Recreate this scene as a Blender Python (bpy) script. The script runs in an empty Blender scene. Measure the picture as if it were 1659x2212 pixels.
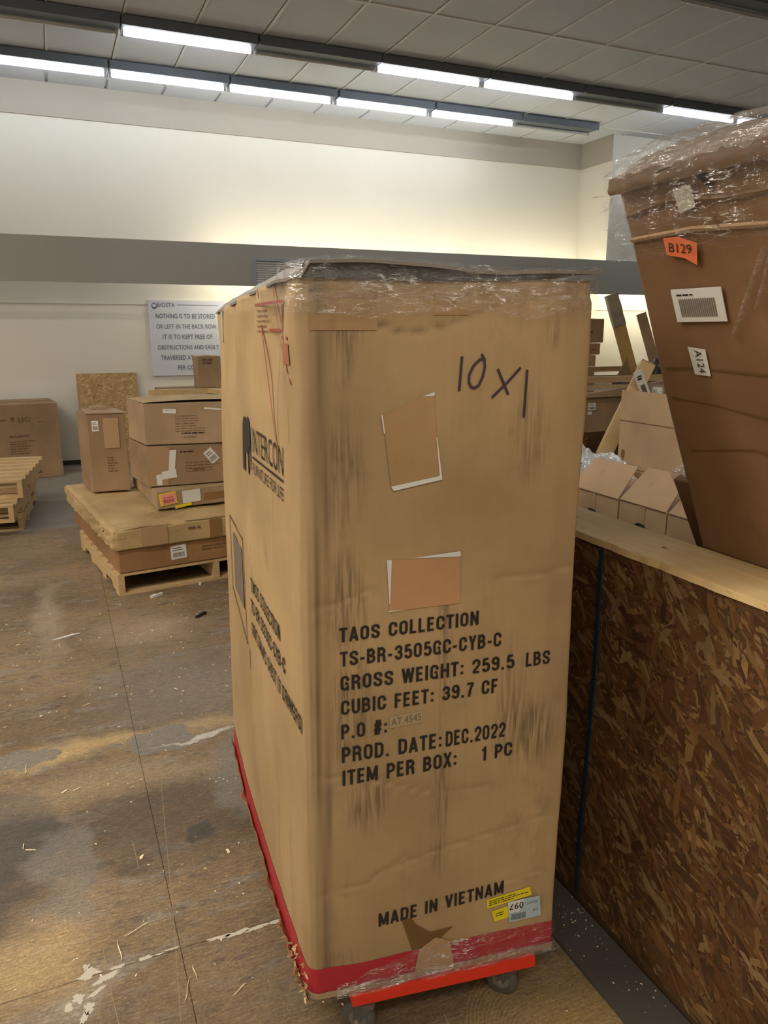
import bpy, bmesh, math, random
from mathutils import Vector, Matrix, noise
random.seed(7)
C = bpy.context.scene.collection
S = bpy.context.scene
PI = math.pi
def R(d): return math.radians(d)

# ------------------------------------------------------------------ camera
cam = bpy.data.objects.new('camera', bpy.data.cameras.new('camera'))
C.objects.link(cam)
cam.location = (0, 0, 1.6)
cam.rotation_euler = (R(90 - 13.57), 0, R(-23.4))
cam.data.sensor_fit = 'HORIZONTAL'
cam.data.sensor_width = 36.0
cam.data.lens = 1628.0 / 1659.0 * 36.0
cam.data.clip_start = 0.05
S.camera = cam
# ------------------------------------------------------------------ world, exposure
w = bpy.data.worlds.new('world'); S.world = w; w.use_nodes = True
w.node_tree.nodes['Background'].inputs[0].default_value = (0.55, 0.6, 0.7, 1)
w.node_tree.nodes['Background'].inputs[1].default_value = 0.02
S.view_settings.view_transform = 'Standard'
S.view_settings.look = 'None'
S.view_settings.gamma = 1.0
S.view_settings.use_curve_mapping = False
S.view_settings.exposure = 0.15
# ceiling lamp rows of the same room behind the photographer
def area(name, loc, rot, sx, sy, power, col=(1, 1, 1)):
    l = bpy.data.lights.new(name, 'AREA'); l.shape = 'RECTANGLE'; l.size = sx; l.size_y = sy
    l.energy = power; l.color = col
    o = bpy.data.objects.new(name, l); C.objects.link(o); o.location = loc; o.rotation_euler = rot
    return o
WARM = (1.0, 0.92, 0.79)
area('lamp_row', (-0.5, -1.2, 4.15), (0, 0, 0), 7.0, 0.12, 100, WARM)
area('lamp_row', (-2.5, 2.2, 4.15), (0, 0, 0), 4.0, 0.12, 165, WARM)
area('lamp_row', (-1.0, -4.6, 4.15), (0, 0, 0), 7.0, 0.12, 90, WARM)
area('lamp_row', (-4.2, 5.4, 4.15), (0, 0, 0), 4.0, 0.12, 110, WARM)
TUBE_POWER = 28.0
COVE_POWER = 30.0

# ------------------------------------------------------------------ materials
def newmat(name):
    m = bpy.data.materials.new(name); m.use_nodes = True
    nt = m.node_tree; b = nt.nodes['Principled BSDF']
    return m, nt, b
def setb(b, **k):
    for n, v in k.items():
        n = n.replace('_', ' ')
        if n in b.inputs: b.inputs[n].default_value = v
def plain(name, col, rough=0.6, metal=0.0, spec=0.5):
    m, nt, b = newmat(name)
    setb(b, Roughness=rough, Metallic=metal); b.inputs['Base Color'].default_value = (*col, 1)
    b.inputs['Specular IOR Level'].default_value = spec
    return m
def node(nt, t, **k):
    n = nt.nodes.new(t)
    for a, v in k.items(): setattr(n, a, v)
    return n
def mixrgb(nt, fac, a, b, mode='MIX'):
    n = node(nt, 'ShaderNodeMix', data_type='RGBA', blend_type=mode)
    for i, v in ((0, fac), (6, a), (7, b)):
        if hasattr(v, 'is_output') or isinstance(v, bpy.types.NodeSocket): nt.links.new(v, n.inputs[i])
        elif i == 0: n.inputs[0].default_value = v
        else: n.inputs[i].default_value = (*v, 1)
    return n.outputs[2]
def ramp(nt, src, p0, p1):
    n = node(nt, 'ShaderNodeMapRange'); n.inputs[1].default_value = p0; n.inputs[2].default_value = p1
    nt.links.new(src, n.inputs[0]); return n.outputs[0]
def coordnode(nt, kind='Position'):
    if kind == 'Position': return node(nt, 'ShaderNodeNewGeometry').outputs['Position']
    return node(nt, 'ShaderNodeTexCoord').outputs[kind]
def nz(nt, co, scale, detail=4, rough=0.55, sc=(1, 1, 1), rot=(0, 0, 0)):
    mp = node(nt, 'ShaderNodeMapping'); mp.inputs['Scale'].default_value = sc; mp.inputs['Rotation'].default_value = rot
    nt.links.new(co, mp.inputs[0])
    n = node(nt, 'ShaderNodeTexNoise'); n.inputs['Scale'].default_value = scale
    n.inputs['Detail'].default_value = detail; n.inputs['Roughness'].default_value = rough
    nt.links.new(mp.outputs[0], n.inputs['Vector']); return n.outputs['Fac']
def bump(nt, b, h, strength=0.3, dist=0.005):
    n = node(nt, 'ShaderNodeBump'); n.inputs['Strength'].default_value = strength; n.inputs['Distance'].default_value = dist
    nt.links.new(h, n.inputs['Height']); nt.links.new(n.outputs[0], b.inputs['Normal'])

def cardboard(name, col, rough=0.62, wear=False, dirt=0.35):
    m, nt, b = newmat(name); co = coordnode(nt, 'Object')
    n1 = nz(nt, co, 2.3, 5); n2 = nz(nt, co, 90, 2, sc=(1, 1, 0.04)); n3 = nz(nt, co, 9, 5, 0.7, sc=(1, 1, 0.5))
    dark = tuple(c * 0.78 for c in col); lite = tuple(min(1, c * 1.14) for c in col)
    c = mixrgb(nt, ramp(nt, n1, 0.35, 0.68), dark, lite)
    c = mixrgb(nt, ramp(nt, n3, 0.6, 0.85), c, tuple(v * 0.62 for v in col))
    mm = node(nt, 'ShaderNodeMath', operation='MULTIPLY'); nt.links.new(ramp(nt, n2, 0.3, 0.8), mm.inputs[0]); mm.inputs[1].default_value = dirt * 0.5
    c = mixrgb(nt, mm.outputs[0], c, tuple(v * 0.7 for v in col))
    if wear:
        at = node(nt, 'ShaderNodeAttribute'); at.attribute_name = 'wear'
        sep = node(nt, 'ShaderNodeSeparateColor'); nt.links.new(at.outputs['Color'], sep.inputs[0])
        # smeared flutes: dark vertical dashes where the mask is set
        st = nz(nt, co, 160, 2, sc=(1, 1, 0.06)); g = nz(nt, co, 7, 4)
        k = node(nt, 'ShaderNodeMath', operation='MULTIPLY'); nt.links.new(sep.outputs[1], k.inputs[0]); nt.links.new(ramp(nt, st, 0.38, 0.62), k.inputs[1])
        k2 = node(nt, 'ShaderNodeMath', operation='MULTIPLY'); nt.links.new(k.outputs[0], k2.inputs[0]); nt.links.new(ramp(nt, g, 0.3, 0.6), k2.inputs[1])
        c = mixrgb(nt, k2.outputs[0], c, (0.17, 0.115, 0.065))
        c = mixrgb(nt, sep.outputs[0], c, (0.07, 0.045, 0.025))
        c = mixrgb(nt, sep.outputs[2], c, (0.62, 0.43, 0.25))
    nt.links.new(c, b.inputs['Base Color']); setb(b, Roughness=rough); b.inputs['Specular IOR Level'].default_value = 0.3
    bump(nt, b, n3, 0.25, 0.004)
    return m
def wood(name, col, col2, rot=(0, 0, 0), sc=(1, 12, 12), rough=0.6):
    m, nt, b = newmat(name); co = coordnode(nt, 'Object')
    n1 = nz(nt, co, 3.5, 6, 0.65, sc=sc, rot=rot); n2 = nz(nt, co, 1.4, 3)
    c = mixrgb(nt, ramp(nt, n1, 0.32, 0.7), col, col2)
    c = mixrgb(nt, ramp(nt, n2, 0.5, 0.9), c, tuple(v * 0.6 for v in col))
    nt.links.new(c, b.inputs['Base Color']); setb(b, Roughness=rough); bump(nt, b, n1, 0.3, 0.003)
    return m
M = {}
M['kraft'] = cardboard('kraft_worn', (0.45, 0.305, 0.155), wear=True)
M['carton'] = cardboard('carton_tan', (0.42, 0.285, 0.17))
M['carton2'] = cardboard('carton_brown', (0.34, 0.22, 0.125))
M['carton3'] = cardboard('carton_pale', (0.44, 0.30, 0.18), dirt=0.1)
M['carton4'] = cardboard('carton_reddish', (0.36, 0.19, 0.085), rough=0.4)
M['carton5'] = cardboard('carton_wrapped_brown', (0.27, 0.15, 0.075), rough=0.35)
M['cartontop'] = cardboard('carton_crushed', (0.50, 0.35, 0.17))
M['ink'] = plain('black_ink', (0.018, 0.014, 0.012), 0.6)
M['inkfade'] = plain('faded_ink', (0.17, 0.09, 0.045), 0.7)
M['inkgrey'] = plain('grey_ink', (0.17, 0.13, 0.10), 0.7)
M['inkred'] = plain('red_ink', (0.33, 0.07, 0.045), 0.6)
M['marker'] = plain('marker_ink', (0.045, 0.03, 0.045), 0.5)
M['redprint'] = plain('red_print', (0.42, 0.022, 0.035), 0.42)
M['white'] = plain('white_label', (0.72, 0.70, 0.66), 0.45)
M['bluewhite'] = plain('pale_blue_label', (0.42, 0.52, 0.58), 0.45)
M['yellow'] = plain('yellow_label', (0.80, 0.66, 0.02), 0.45)
M['orange'] = plain('orange_label', (0.85, 0.20, 0.07), 0.5)
M['pink'] = plain('pink_label', (0.85, 0.33, 0.28), 0.5)
M['signblue'] = plain('sign_print', (0.10, 0.13, 0.19), 0.6)
M['signwhite'] = plain('sign_board', (0.60, 0.63, 0.72), 0.5)
M['dark'] = plain('dark_gap', (0.02, 0.018, 0.016), 0.9)
M['gapshade'] = plain('gap_shade_strip', (0.065, 0.067, 0.07), 0.5)  # paints the shade in the gap below the top flap
M['black'] = plain('black_plastic', (0.03, 0.028, 0.027), 0.35)
M['blackbag'] = plain('dark_bag', (0.06, 0.05, 0.05), 0.25)
M['dolly'] = plain('dolly_red_paint', (0.72, 0.035, 0.012), 0.4)
M['rubber'] = plain('grey_rubber', (0.09, 0.085, 0.075), 0.55)
M['hubm'] = plain('wheel_hub', (0.16, 0.145, 0.125), 0.45)
M['zinc'] = plain('zinc_plate', (0.55, 0.52, 0.48), 0.32, 0.9)
M['forkm'] = plain('dull_caster_steel', (0.075, 0.068, 0.06), 0.45)
M['strap'] = plain('blue_strap', (0.006, 0.03, 0.055), 0.45)
M['fixture'] = plain('lamp_housing', (0.30, 0.33, 0.38), 0.5)
M['channel'] = plain('blue_grey_channel', (0.13, 0.155, 0.19), 0.5)
M['fixtureb'] = plain('lamp_reflector', (0.55, 0.55, 0.55), 0.45)
M['deadtube'] = plain('unlit_tube', (0.55, 0.56, 0.56), 0.25)
M['tape'] = plain('brown_tape', (0.30, 0.16, 0.065), 0.18)
M['tapec'] = plain('clear_tape', (0.42, 0.27, 0.15), 0.14)
M['tapegrey'] = plain('pale_tape', (0.50, 0.46, 0.36), 0.3)
M['stain'] = plain('oil_stain', (0.16, 0.085, 0.025), 0.45)
M['foam'] = plain('white_foam', (0.75, 0.73, 0.68), 0.5)
M['pallet'] = wood('pallet_wood', (0.50, 0.33, 0.15), (0.66, 0.47, 0.25))
M['rail'] = wood('pale_pine', (0.62, 0.42, 0.19), (0.74, 0.54, 0.28), sc=(10, 1, 10))
M['timber'] = wood('timber', (0.55, 0.36, 0.18), (0.7, 0.5, 0.28))
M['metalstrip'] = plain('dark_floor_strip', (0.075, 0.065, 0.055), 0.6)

def wallmat(name, c1, c2, rough=0.65):
    m, nt, b = newmat(name); co = coordnode(nt)
    n1 = nz(nt, co, 0.9, 4); n2 = nz(nt, co, 9, 5, 0.7)
    c = mixrgb(nt, ramp(nt, n1, 0.3, 0.7), c1, c2)
    c = mixrgb(nt, ramp(nt, n2, 0.66, 0.8), c, tuple(v * 0.82 for v in c1))
    nt.links.new(c, b.inputs['Base Color']); setb(b, Roughness=rough); bump(nt, b, n2, 0.08, 0.004); return m
M['wall'] = wallmat('wall_paint', (0.73, 0.70, 0.62), (0.77, 0.74, 0.66))
M['band'] = wallmat('grey_band_paint', (0.34, 0.33, 0.295), (0.37, 0.36, 0.325))
M['bulk'] = wallmat('bulkhead_paint', (0.42, 0.385, 0.33), (0.45, 0.415, 0.36))
M['ceil'] = wallmat('ceiling_tile', (0.64, 0.69, 0.78), (0.68, 0.73, 0.82), 0.9)
M['grid'] = plain('ceiling_grid', (0.74, 0.75, 0.76), 0.5)

def emis(name, col, s):
    m, nt, b = newmat(name); setb(b, Roughness=0.4)
    b.inputs['Base Color'].default_value = (0.8, 0.8, 0.8, 1)
    b.inputs['Emission Color'].default_value = (*col, 1); b.inputs['Emission Strength'].default_value = s; return m
M['tube'] = emis('lit_tube', (0.93, 0.97, 1.0), TUBE_POWER)
M['cove'] = emis('warm_lit_tube', (1.0, 0.90, 0.66), COVE_POWER)

def film(name, fac, tint=(0.85, 0.83, 0.8), haze=0.03, amt=1.0, sc=16):
    """clear stretch film: almost invisible, highlights painted white along creases, glossy on its wrinkles"""
    m, nt, b = newmat(name); nt.nodes.remove(b); out = nt.nodes['Material Output']
    co = coordnode(nt, 'Object')
    n1 = nz(nt, co, sc, 4, 0.55, sc=(0.8, 0.8, 3.4), rot=(0.35, 0.35, 0.2)); n2 = nz(nt, co, sc * 0.35, 4, 0.6, sc=(1.5, 1, 1))
    ad = node(nt, 'ShaderNodeMath', operation='ADD'); nt.links.new(n1, ad.inputs[0]); nt.links.new(n2, ad.inputs[1])
    bp = node(nt, 'ShaderNodeBump'); bp.inputs['Strength'].default_value = 1.0; bp.inputs['Distance'].default_value = 0.03
    nt.links.new(ad.outputs[0], bp.inputs['Height'])
    rg = node(nt, 'ShaderNodeMath', operation='SUBTRACT'); nt.links.new(n1, rg.inputs[0]); rg.inputs[1].default_value = 0.5
    ab = node(nt, 'ShaderNodeMath', operation='ABSOLUTE'); nt.links.new(rg.outputs[0], ab.inputs[0])
    ridge = ramp(nt, ab.outputs[0], 0.016, 0.0); gate = ramp(nt, n2, 0.46, 0.60)
    rm = node(nt, 'ShaderNodeMath', operation='MULTIPLY'); nt.links.new(ridge, rm.inputs[0]); nt.links.new(gate, rm.inputs[1])
    ra = node(nt, 'ShaderNodeMath', operation='MULTIPLY_ADD'); nt.links.new(rm.outputs[0], ra.inputs[0]); ra.inputs[1].default_value = 0.6 * amt; ra.inputs[2].default_value = haze  # diffuse white streaks stand in for glints on the creases
    ga = node(nt, 'ShaderNodeMath', operation='MULTIPLY_ADD'); nt.links.new(rm.outputs[0], ga.inputs[0]); ga.inputs[1].default_value = 0.3 * amt; ga.inputs[2].default_value = fac
    g = node(nt, 'ShaderNodeBsdfGlossy'); g.inputs['Roughness'].default_value = 0.10; g.inputs['Color'].default_value = (1, 1, 1, 1)
    nt.links.new(bp.outputs[0], g.inputs['Normal'])
    t = node(nt, 'ShaderNodeBsdfTransparent'); t.inputs['Color'].default_value = (0.95, 0.95, 0.95, 1)
    d = node(nt, 'ShaderNodeBsdfDiffuse'); d.inputs['Color'].default_value = (*tint, 1)
    m1 = node(nt, 'ShaderNodeMixShader'); nt.links.new(ra.outputs[0], m1.inputs[0])
    nt.links.new(t.outputs[0], m1.inputs[1]); nt.links.new(d.outputs[0], m1.inputs[2])
    m2 = node(nt, 'ShaderNodeMixShader'); nt.links.new(ga.outputs[0], m2.inputs[0])
    nt.links.new(m1.outputs[0], m2.inputs[1]); nt.links.new(g.outputs[0], m2.inputs[2])
    nt.links.new(m2.outputs[0], out.inputs['Surface']); return m
M['film'] = film('stretch_film', 0.05, haze=0.02)
M['filmthick'] = film('layered_stretch_film', 0.13, (0.72, 0.70, 0.66), 0.08)
M['filmblue'] = film('plastic_sheet', 0.2, (0.72, 0.80, 0.85), 0.5, sc=9)

def floormat():
    m, nt, b = newmat('worn_plywood'); co = coordnode(nt)
    n1 = nz(nt, co, 1.1, 6, 0.6, sc=(1, 1.6, 1)); n2 = nz(nt, co, 4.0, 8, 0.75, sc=(1, 3.5, 1), rot=(0, 0, 0.1))
    n3 = nz(nt, co, 16, 6, 0.7, sc=(1, 5, 1), rot=(0, 0, 0.05)); n4 = nz(nt, co, 55, 3, 0.6)
    n5 = nz(nt, co, 2.2, 5, 0.7, sc=(1, 2, 1), rot=(0, 0, 1.1))
    n6 = nz(nt, co, 9, 8, 0.8, sc=(1, 2.5, 1), rot=(0, 0, 0.15)); n7 = nz(nt, co, 30, 6, 0.8, sc=(1, 6, 1), rot=(0, 0, 0.08)); n8 = nz(nt, co, 130, 3, 0.6)
    c = mixrgb(nt, ramp(nt, n1, 0.36, 0.62), (0.15, 0.098, 0.050), (0.27, 0.185, 0.10))
    c = mixrgb(nt, ramp(nt, n2, 0.52, 0.62), c, (0.23, 0.20, 0.16))
    c = mixrgb(nt, ramp(nt, n6, 0.52, 0.60), c, (0.135, 0.10, 0.07))
    c = mixrgb(nt, ramp(nt, n7, 0.56, 0.66), c, (0.34, 0.25, 0.15))
    c = mixrgb(nt, ramp(nt, n5, 0.60, 0.68), c, (0.13, 0.088, 0.052))
    c = mixrgb(nt, ramp(nt, n3, 0.60, 0.78), c, (0.42, 0.31, 0.19))
    c = mixrgb(nt, ramp(nt, n4, 0.60, 0.8), c, (0.12, 0.085, 0.055))
    warp = node(nt, 'ShaderNodeTexNoise'); warp.inputs['Scale'].default_value = 6; warp.inputs['Detail'].default_value = 6
    nt.links.new(co, warp.inputs['Vector'])
    wv = node(nt, 'ShaderNodeVectorMath', operation='MULTIPLY_ADD'); nt.links.new(warp.outputs['Color'], wv.inputs[0])
    wv.inputs[1].default_value = (0.30, 0.2, 0); nt.links.new(co, wv.inputs[2])
    sub = node(nt, 'ShaderNodeVectorMath', operation='SUBTRACT'); nt.links.new(wv.outputs[0], sub.inputs[0]); sub.inputs[1].default_value = (0.15, 0.1, 0)
    P = sub.outputs[0]
    def spot(c, x, y, rx, ry, rot, col, amt, soft=0.25):
        mp = node(nt, 'ShaderNodeMapping', vector_type='TEXTURE'); mp.inputs['Location'].default_value = (x, y, 0)
        mp.inputs['Rotation'].default_value = (0, 0, rot); mp.inputs['Scale'].default_value = (rx, ry, 1)
        nt.links.new(P, mp.inputs[0])
        ln = node(nt, 'ShaderNodeVectorMath', operation='LENGTH'); nt.links.new(mp.outputs[0], ln.inputs[0])
        f = node(nt, 'ShaderNodeMapRange'); f.inputs[1].default_value = 1 + soft; f.inputs[2].default_value = 1 - soft
        f.inputs[4].default_value = amt; nt.links.new(ln.outputs['Value'], f.inputs[0])
        return mixrgb(nt, f.outputs[0], c, col)
    grey = (0.20, 0.18, 0.155); dk = (0.07, 0.052, 0.036); ye = (0.50, 0.35, 0.16); pale = (0.42, 0.38, 0.30)
    # sheet edges splintered yellow along the joint at Y = 2.97, patches of filler, scuffs, dark stains
    c = spot(c, 0.15, 2.93, 0.75, 0.055, 0.0, ye, 0.75, 0.6)
    c = spot(c, -0.35, 2.9, 0.25, 0.06, 0.1, ye, 0.6, 0.5)
    c = spot(c, 0.20, 2.33, 0.36, 0.22, -0.1, dk, 0.65, 0.4)
    c = spot(c, 0.31, 2.21, 0.055, 0.06, 0.0, (0.05, 0.045, 0.04), 0.8, 0.15)
    c = spot(c, -0.29, 2.45, 0.17, 0.26, 0.3, (0.07, 0.06, 0.055), 0.85, 0.12)
    c = spot(c, -0.33, 2.15, 0.12, 0.12, 0.3, (0.08, 0.068, 0.06), 0.7, 0.2)
    c = spot(c, 0.15, 2.62, 0.5, 0.09, 0.0, (0.36, 0.27, 0.16), 0.45, 0.6)
    c = spot(c, -0.1, 2.02, 0.12, 0.1, 0.5, (0.36, 0.26, 0.16), 0.5, 0.6)
    c = spot(c, 0.52, 2.45, 0.09, 0.32, 0.0, grey, 0.7, 0.3)
    c = spot(c, 0.25, 2.88, 0.15, 0.10, 0.1, grey, 0.9, 0.06)
    c = spot(c, -0.27, 2.93, 0.10, 0.07, 0.1, grey, 0.9, 0.06)
    c = spot(c, -0.1, 2.2, 0.09, 0.22, 0.1, grey, 0.6, 0.15)
    c = spot(c, 0.42, 2.84, 0.16, 0.014, 0.05, (0.6, 0.56, 0.48), 0.9, 0.4)
    c = spot(c, -0.15, 4.5, 0.06, 0.6, 0.02, (0.36, 0.28, 0.2), 0.7, 0.6)
    c = spot(c, 0.36, 4.1, 0.22, 0.18, 0, (0.42, 0.31, 0.22), 0.7, 0.7)
    c = spot(c, 0.40, 3.3, 0.3, 0.35, 0, grey, 0.55, 0.6)
    c = spot(c, -0.2, 1.86, 0.13, 0.12, 0, ye, 0.6, 0.6)
    c = spot(c, 0.98, 1.15, 0.16, 0.16, 0, (0.40, 0.27, 0.09), 0.6, 0.7)
    c = spot(c, -0.25, 2.12, 0.1, 0.12, 0, dk, 0.5, 0.4)
    c = spot(c, -0.1, 1.70, 0.10, 0.045, 0.5, (0.60, 0.54, 0.44), 0.35, 0.8)
    c = spot(c, 0.5, 1.45, 0.65, 0.30, 0, (0.13, 0.085, 0.042), 0.6, 0.6)
    # grain and dirt specks run over everything
    gm = node(nt, 'ShaderNodeMapRange'); gm.inputs[1].default_value = 0.3; gm.inputs[2].default_value = 0.7; gm.inputs[3].default_value = 0.50; gm.inputs[4].default_value = 1.45; nt.links.new(n7, gm.inputs[0])
    gv = node(nt, 'ShaderNodeVectorMath', operation='SCALE'); nt.links.new(c, gv.inputs[0]); nt.links.new(gm.outputs[0], gv.inputs['Scale'])
    g2 = node(nt, 'ShaderNodeMapRange'); g2.inputs[1].default_value = 0.3; g2.inputs[2].default_value = 0.7; g2.inputs[3].default_value = 0.75; g2.inputs[4].default_value = 1.22; nt.links.new(n8, g2.inputs[0])
    gw = node(nt, 'ShaderNodeVectorMath', operation='SCALE'); nt.links.new(gv.outputs[0], gw.inputs[0]); nt.links.new(g2.outputs[0], gw.inputs['Scale'])
    c = gw.outputs[0]
    nt.links.new(c, b.inputs['Base Color'])
    r = node(nt, 'ShaderNodeMapRange'); r.inputs[3].default_value = 0.42; r.inputs[4].default_value = 0.75; nt.links.new(n2, r.inputs[0])
    nt.links.new(r.outputs[0], b.inputs['Roughness'])
    ad = node(nt, 'ShaderNodeMath', operation='ADD'); nt.links.new(n3, ad.inputs[0]); nt.links.new(n2, ad.inputs[1])
    bump(nt, b, ad.outputs[0], 0.45, 0.004)
    return m
M['floor'] = floormat()
def concretemat():
    m, nt, b = newmat('grey_concrete'); co = coordnode(nt)
    n1 = nz(nt, co, 1.5, 6); n2 = nz(nt, co, 14, 5, 0.7)
    c = mixrgb(nt, ramp(nt, n1, 0.35, 0.65), (0.17, 0.145, 0.125), (0.24, 0.21, 0.185))
    c = mixrgb(nt, ramp(nt, n2, 0.6, 0.8), c, (0.12, 0.10, 0.085))
    nt.links.new(c, b.inputs['Base Color']); setb(b, Roughness=0.6); bump(nt, b, n2, 0.2, 0.003); return m
M['concrete'] = concretemat()
def osbmat(name, gain=1.0):
    m, nt, b = newmat(name)
    at = node(nt, 'ShaderNodeAttribute'); at.attribute_name = 'flake'
    co = coordnode(nt, 'Object'); n = nz(nt, co, 60, 4, 0.7)
    c = mixrgb(nt, ramp(nt, n, 0.3, 0.8), at.outputs['Color'], (0.03 * gain, 0.015 * gain, 0.006 * gain))
    mx = mixrgb(nt, 0.35, at.outputs['Color'], c)
    nt.links.new(mx, b.inputs['Base Color']); setb(b, Roughness=0.5); bump(nt, b, n, 0.2, 0.001); return m
M['osb'] = osbmat('osb_flakes')
M['osbcore'] = plain('osb_core', (0.085, 0.042, 0.015), 0.7)
M['osbpale'] = plain('osb_pale_core', (0.42, 0.26, 0.11), 0.7)

# ------------------------------------------------------------------ object helpers
def origin(o):
    v = Vector((0, 0, 0))
    while o is not None: v += Vector(o.location); o = o.parent
    return v
def mesh(name, verts, faces, mat, parent=None, smooth=False, loc=None):
    off = origin(parent) if parent else Vector(loc or (0, 0, 0))
    me = bpy.data.meshes.new(name); me.from_pydata([tuple(Vector(v) - off) for v in verts], [], faces); me.update()
    if isinstance(mat, str): mat = M[mat]
    me.materials.append(mat)
    if smooth:
        for p in me.polygons: p.use_smooth = True
    o = bpy.data.objects.new(name, me); C.objects.link(o)
    if parent: o.parent = parent
    else: o.location = off
    return o
def tag(o, label, cat, group=None, kind=None):
    if label: o['label'] = label
    if cat: o['category'] = cat
    if group: o['group'] = group
    if kind: o['kind'] = kind
    return o
def thing(name, label, cat, loc, group=None):
    o = bpy.data.objects.new(name, None); C.objects.link(o); o.location = loc; o.empty_display_size = 0.05
    return tag(o, label, cat, group)
def struct(o): o['kind'] = 'structure'; return o
BF = [(0, 3, 2, 1), (4, 5, 6, 7), (0, 1, 5, 4), (1, 2, 6, 5), (2, 3, 7, 6), (3, 0, 4, 7)]
def boxv(x0, x1, y0, y1, z0, z1):
    return [(x0, y0, z0), (x1, y0, z0), (x1, y1, z0), (x0, y1, z0), (x0, y0, z1), (x1, y0, z1), (x1, y1, z1), (x0, y1, z1)]
def box(name, x0, x1, y0, y1, z0, z1, mat, parent=None, loc=None):
    return mesh(name, boxv(x0, x1, y0, y1, z0, z1), BF, mat, parent, loc=loc)
class Fr:
    """a flat frame: u and v in metres along the surface"""
    def __init__(s, o, u, v, n=None):
        s.o = Vector(o); s.u = Vector(u).normalized(); s.v = Vector(v).normalized()
        s.n = Vector(n).normalized() if n is not None else s.u.cross(s.v).normalized()
    def __call__(s, a, b, off=0.0): return s.o + s.u * a + s.v * b + s.n * off
def obox(name, fr, u0, u1, v0, v1, n0, n1, mat, parent=None, loc=None):
    vs = [fr(u, v, n) for u, v, n in boxv(u0, u1, v0, v1, n0, n1)]
    return mesh(name, vs, BF, mat, parent, loc=loc)
def shell(c8, bev=0.006, cuts=6, amp=0.003, seed=0, freq=4.0, bulge=0.0, smooth=True):
    bm = bmesh.new(); vs = [bm.verts.new(c) for c in c8]
    for f in BF: bm.faces.new([vs[i] for i in f])
    bm.normal_update()
    if bev: bmesh.ops.bevel(bm, geom=list(bm.edges), offset=bev, segments=2, profile=0.6, affect='EDGES')
    if cuts:
        L = sorted([e.calc_length() for e in bm.edges]); th = L[-1] * 0.35
        bmesh.ops.subdivide_edges(bm, edges=[e for e in bm.edges if e.calc_length() > th], cuts=cuts, use_grid_fill=True)
    bm.normal_update()
    top = max(c[2] for c in c8)
    cen = sum((Vector(c) for c in c8), Vector()) / 8
    for v in bm.verts:
        p = v.co * freq + Vector((seed * 7.3, seed * 3.1, seed))
        v.co += v.normal * (noise.noise(p) * amp)
    V = [v.co.copy() for v in bm.verts]; bm.verts.index_update(); F = [[v.index for v in f.verts] for f in bm.faces]
    bm.free(); return V, F
def c8rot(x0, x1, y0, y1, z0, z1, rot=0, piv=None):
    piv = Vector(piv if piv else (x0, y0, 0)); mt = Matrix.Rotation(R(rot), 3, 'Z')
    return [mt @ (Vector(c) - piv) + piv for c in boxv(x0, x1, y0, y1, z0, z1)]
def faceframes(c8):
    c = [Vector(v) for v in c8]
    fr = {}
    fr['front'] = (Fr(c[0], c[1] - c[0], c[4] - c[0]), (c[1] - c[0]).length, (c[4] - c[0]).length)
    fr['left'] = (Fr(c[3], c[0] - c[3], c[7] - c[3]), (c[0] - c[3]).length, (c[7] - c[3]).length)
    fr['top'] = (Fr(c[4], c[5] - c[4], c[7] - c[4]), (c[5] - c[4]).length, (c[7] - c[4]).length)
    return fr
def carton(name, label, cat, c8, mat, group=None, amp=0.003, bev=0.006, tape='long', cuts=6, tapemat='tape', seed=None):
    base = sum((Vector(v) for v in c8[:4]), Vector()) / 4
    t = thing(name, label, cat, base, group)
    seed = random.random() * 50 if seed is None else seed
    V, F = shell(c8, bev, cuts, amp, seed); mesh('carton_body', V, F, mat, t)
    ff = faceframes(c8)
    if tape:
        f, W, D = ff['top']; e = amp + 0.0012
        if tape == 'long': u0, u1, v0, v1 = 0.01, W - 0.01, D / 2 - 0.027, D / 2 + 0.027
        else: u0, u1, v0, v1 = W / 2 - 0.027, W / 2 + 0.027, 0.01, D - 0.01
        obox('tape_strip', f, u0, u1, v0, v1, -0.002, e, tapemat, t)
        if tape == 'long': obox('flap_seam', f, 0.008, W - 0.008, D / 2 - 0.0015, D / 2 + 0.0015, -0.002, e + 0.0006, 'dark', t)
        else: obox('flap_seam', f, W / 2 - 0.0015, W / 2 + 0.0015, 0.008, D - 0.008, -0.002, e + 0.0006, 'dark', t)
    return t, ff
# ---- lettering
_tc = {}
def glyphs(s, bold=0.0, shear=0.0):
    k = (s, bold, shear)
    if k in _tc: return _tc[k]
    cu = bpy.data.curves.new('t', 'FONT'); cu.body = s; cu.size = 1.0; cu.offset = bold; cu.shear = shear
    cu.resolution_u = 3; cu.fill_mode = 'FRONT'; cu.space_character = 1.06
    o = bpy.data.objects.new('t', cu); C.objects.link(o)
    dg = bpy.context.evaluated_depsgraph_get(); me = bpy.data.meshes.new_from_object(o.evaluated_get(dg))
    V = [(v.co.x, v.co.y) for v in me.vertices]; F = [tuple(p.vertices) for p in me.polygons]
    bpy.data.objects.remove(o); bpy.data.curves.remove(cu); bpy.data.meshes.remove(me)
    _tc[k] = (V, F); return _tc[k]
def lettering(name, s, mp, u0, v0, u1, v1, h, mat, parent, bold=0.0, off=0.0012, shear=0.0, ref=None, h2=None):
    """text whose box runs from (u0,v0) to (u1,v1) along the baseline, cap height h"""
    V, F = glyphs(s, bold, shear)
    xs = [v[0] for v in V]; x0, x1 = min(xs), max(xs); cap = 0.70 + bold
    out = []
    for x, y in V:
        t = (x - x0) / (x1 - x0); hh = h + ((h2 or h) - h) * t
        out.append(mp(u0 + (u1 - u0) * t, v0 + (v1 - v0) * t + y / cap * hh, off))
    return mesh(name, out, F, mat, parent)
_GX = {}
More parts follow.
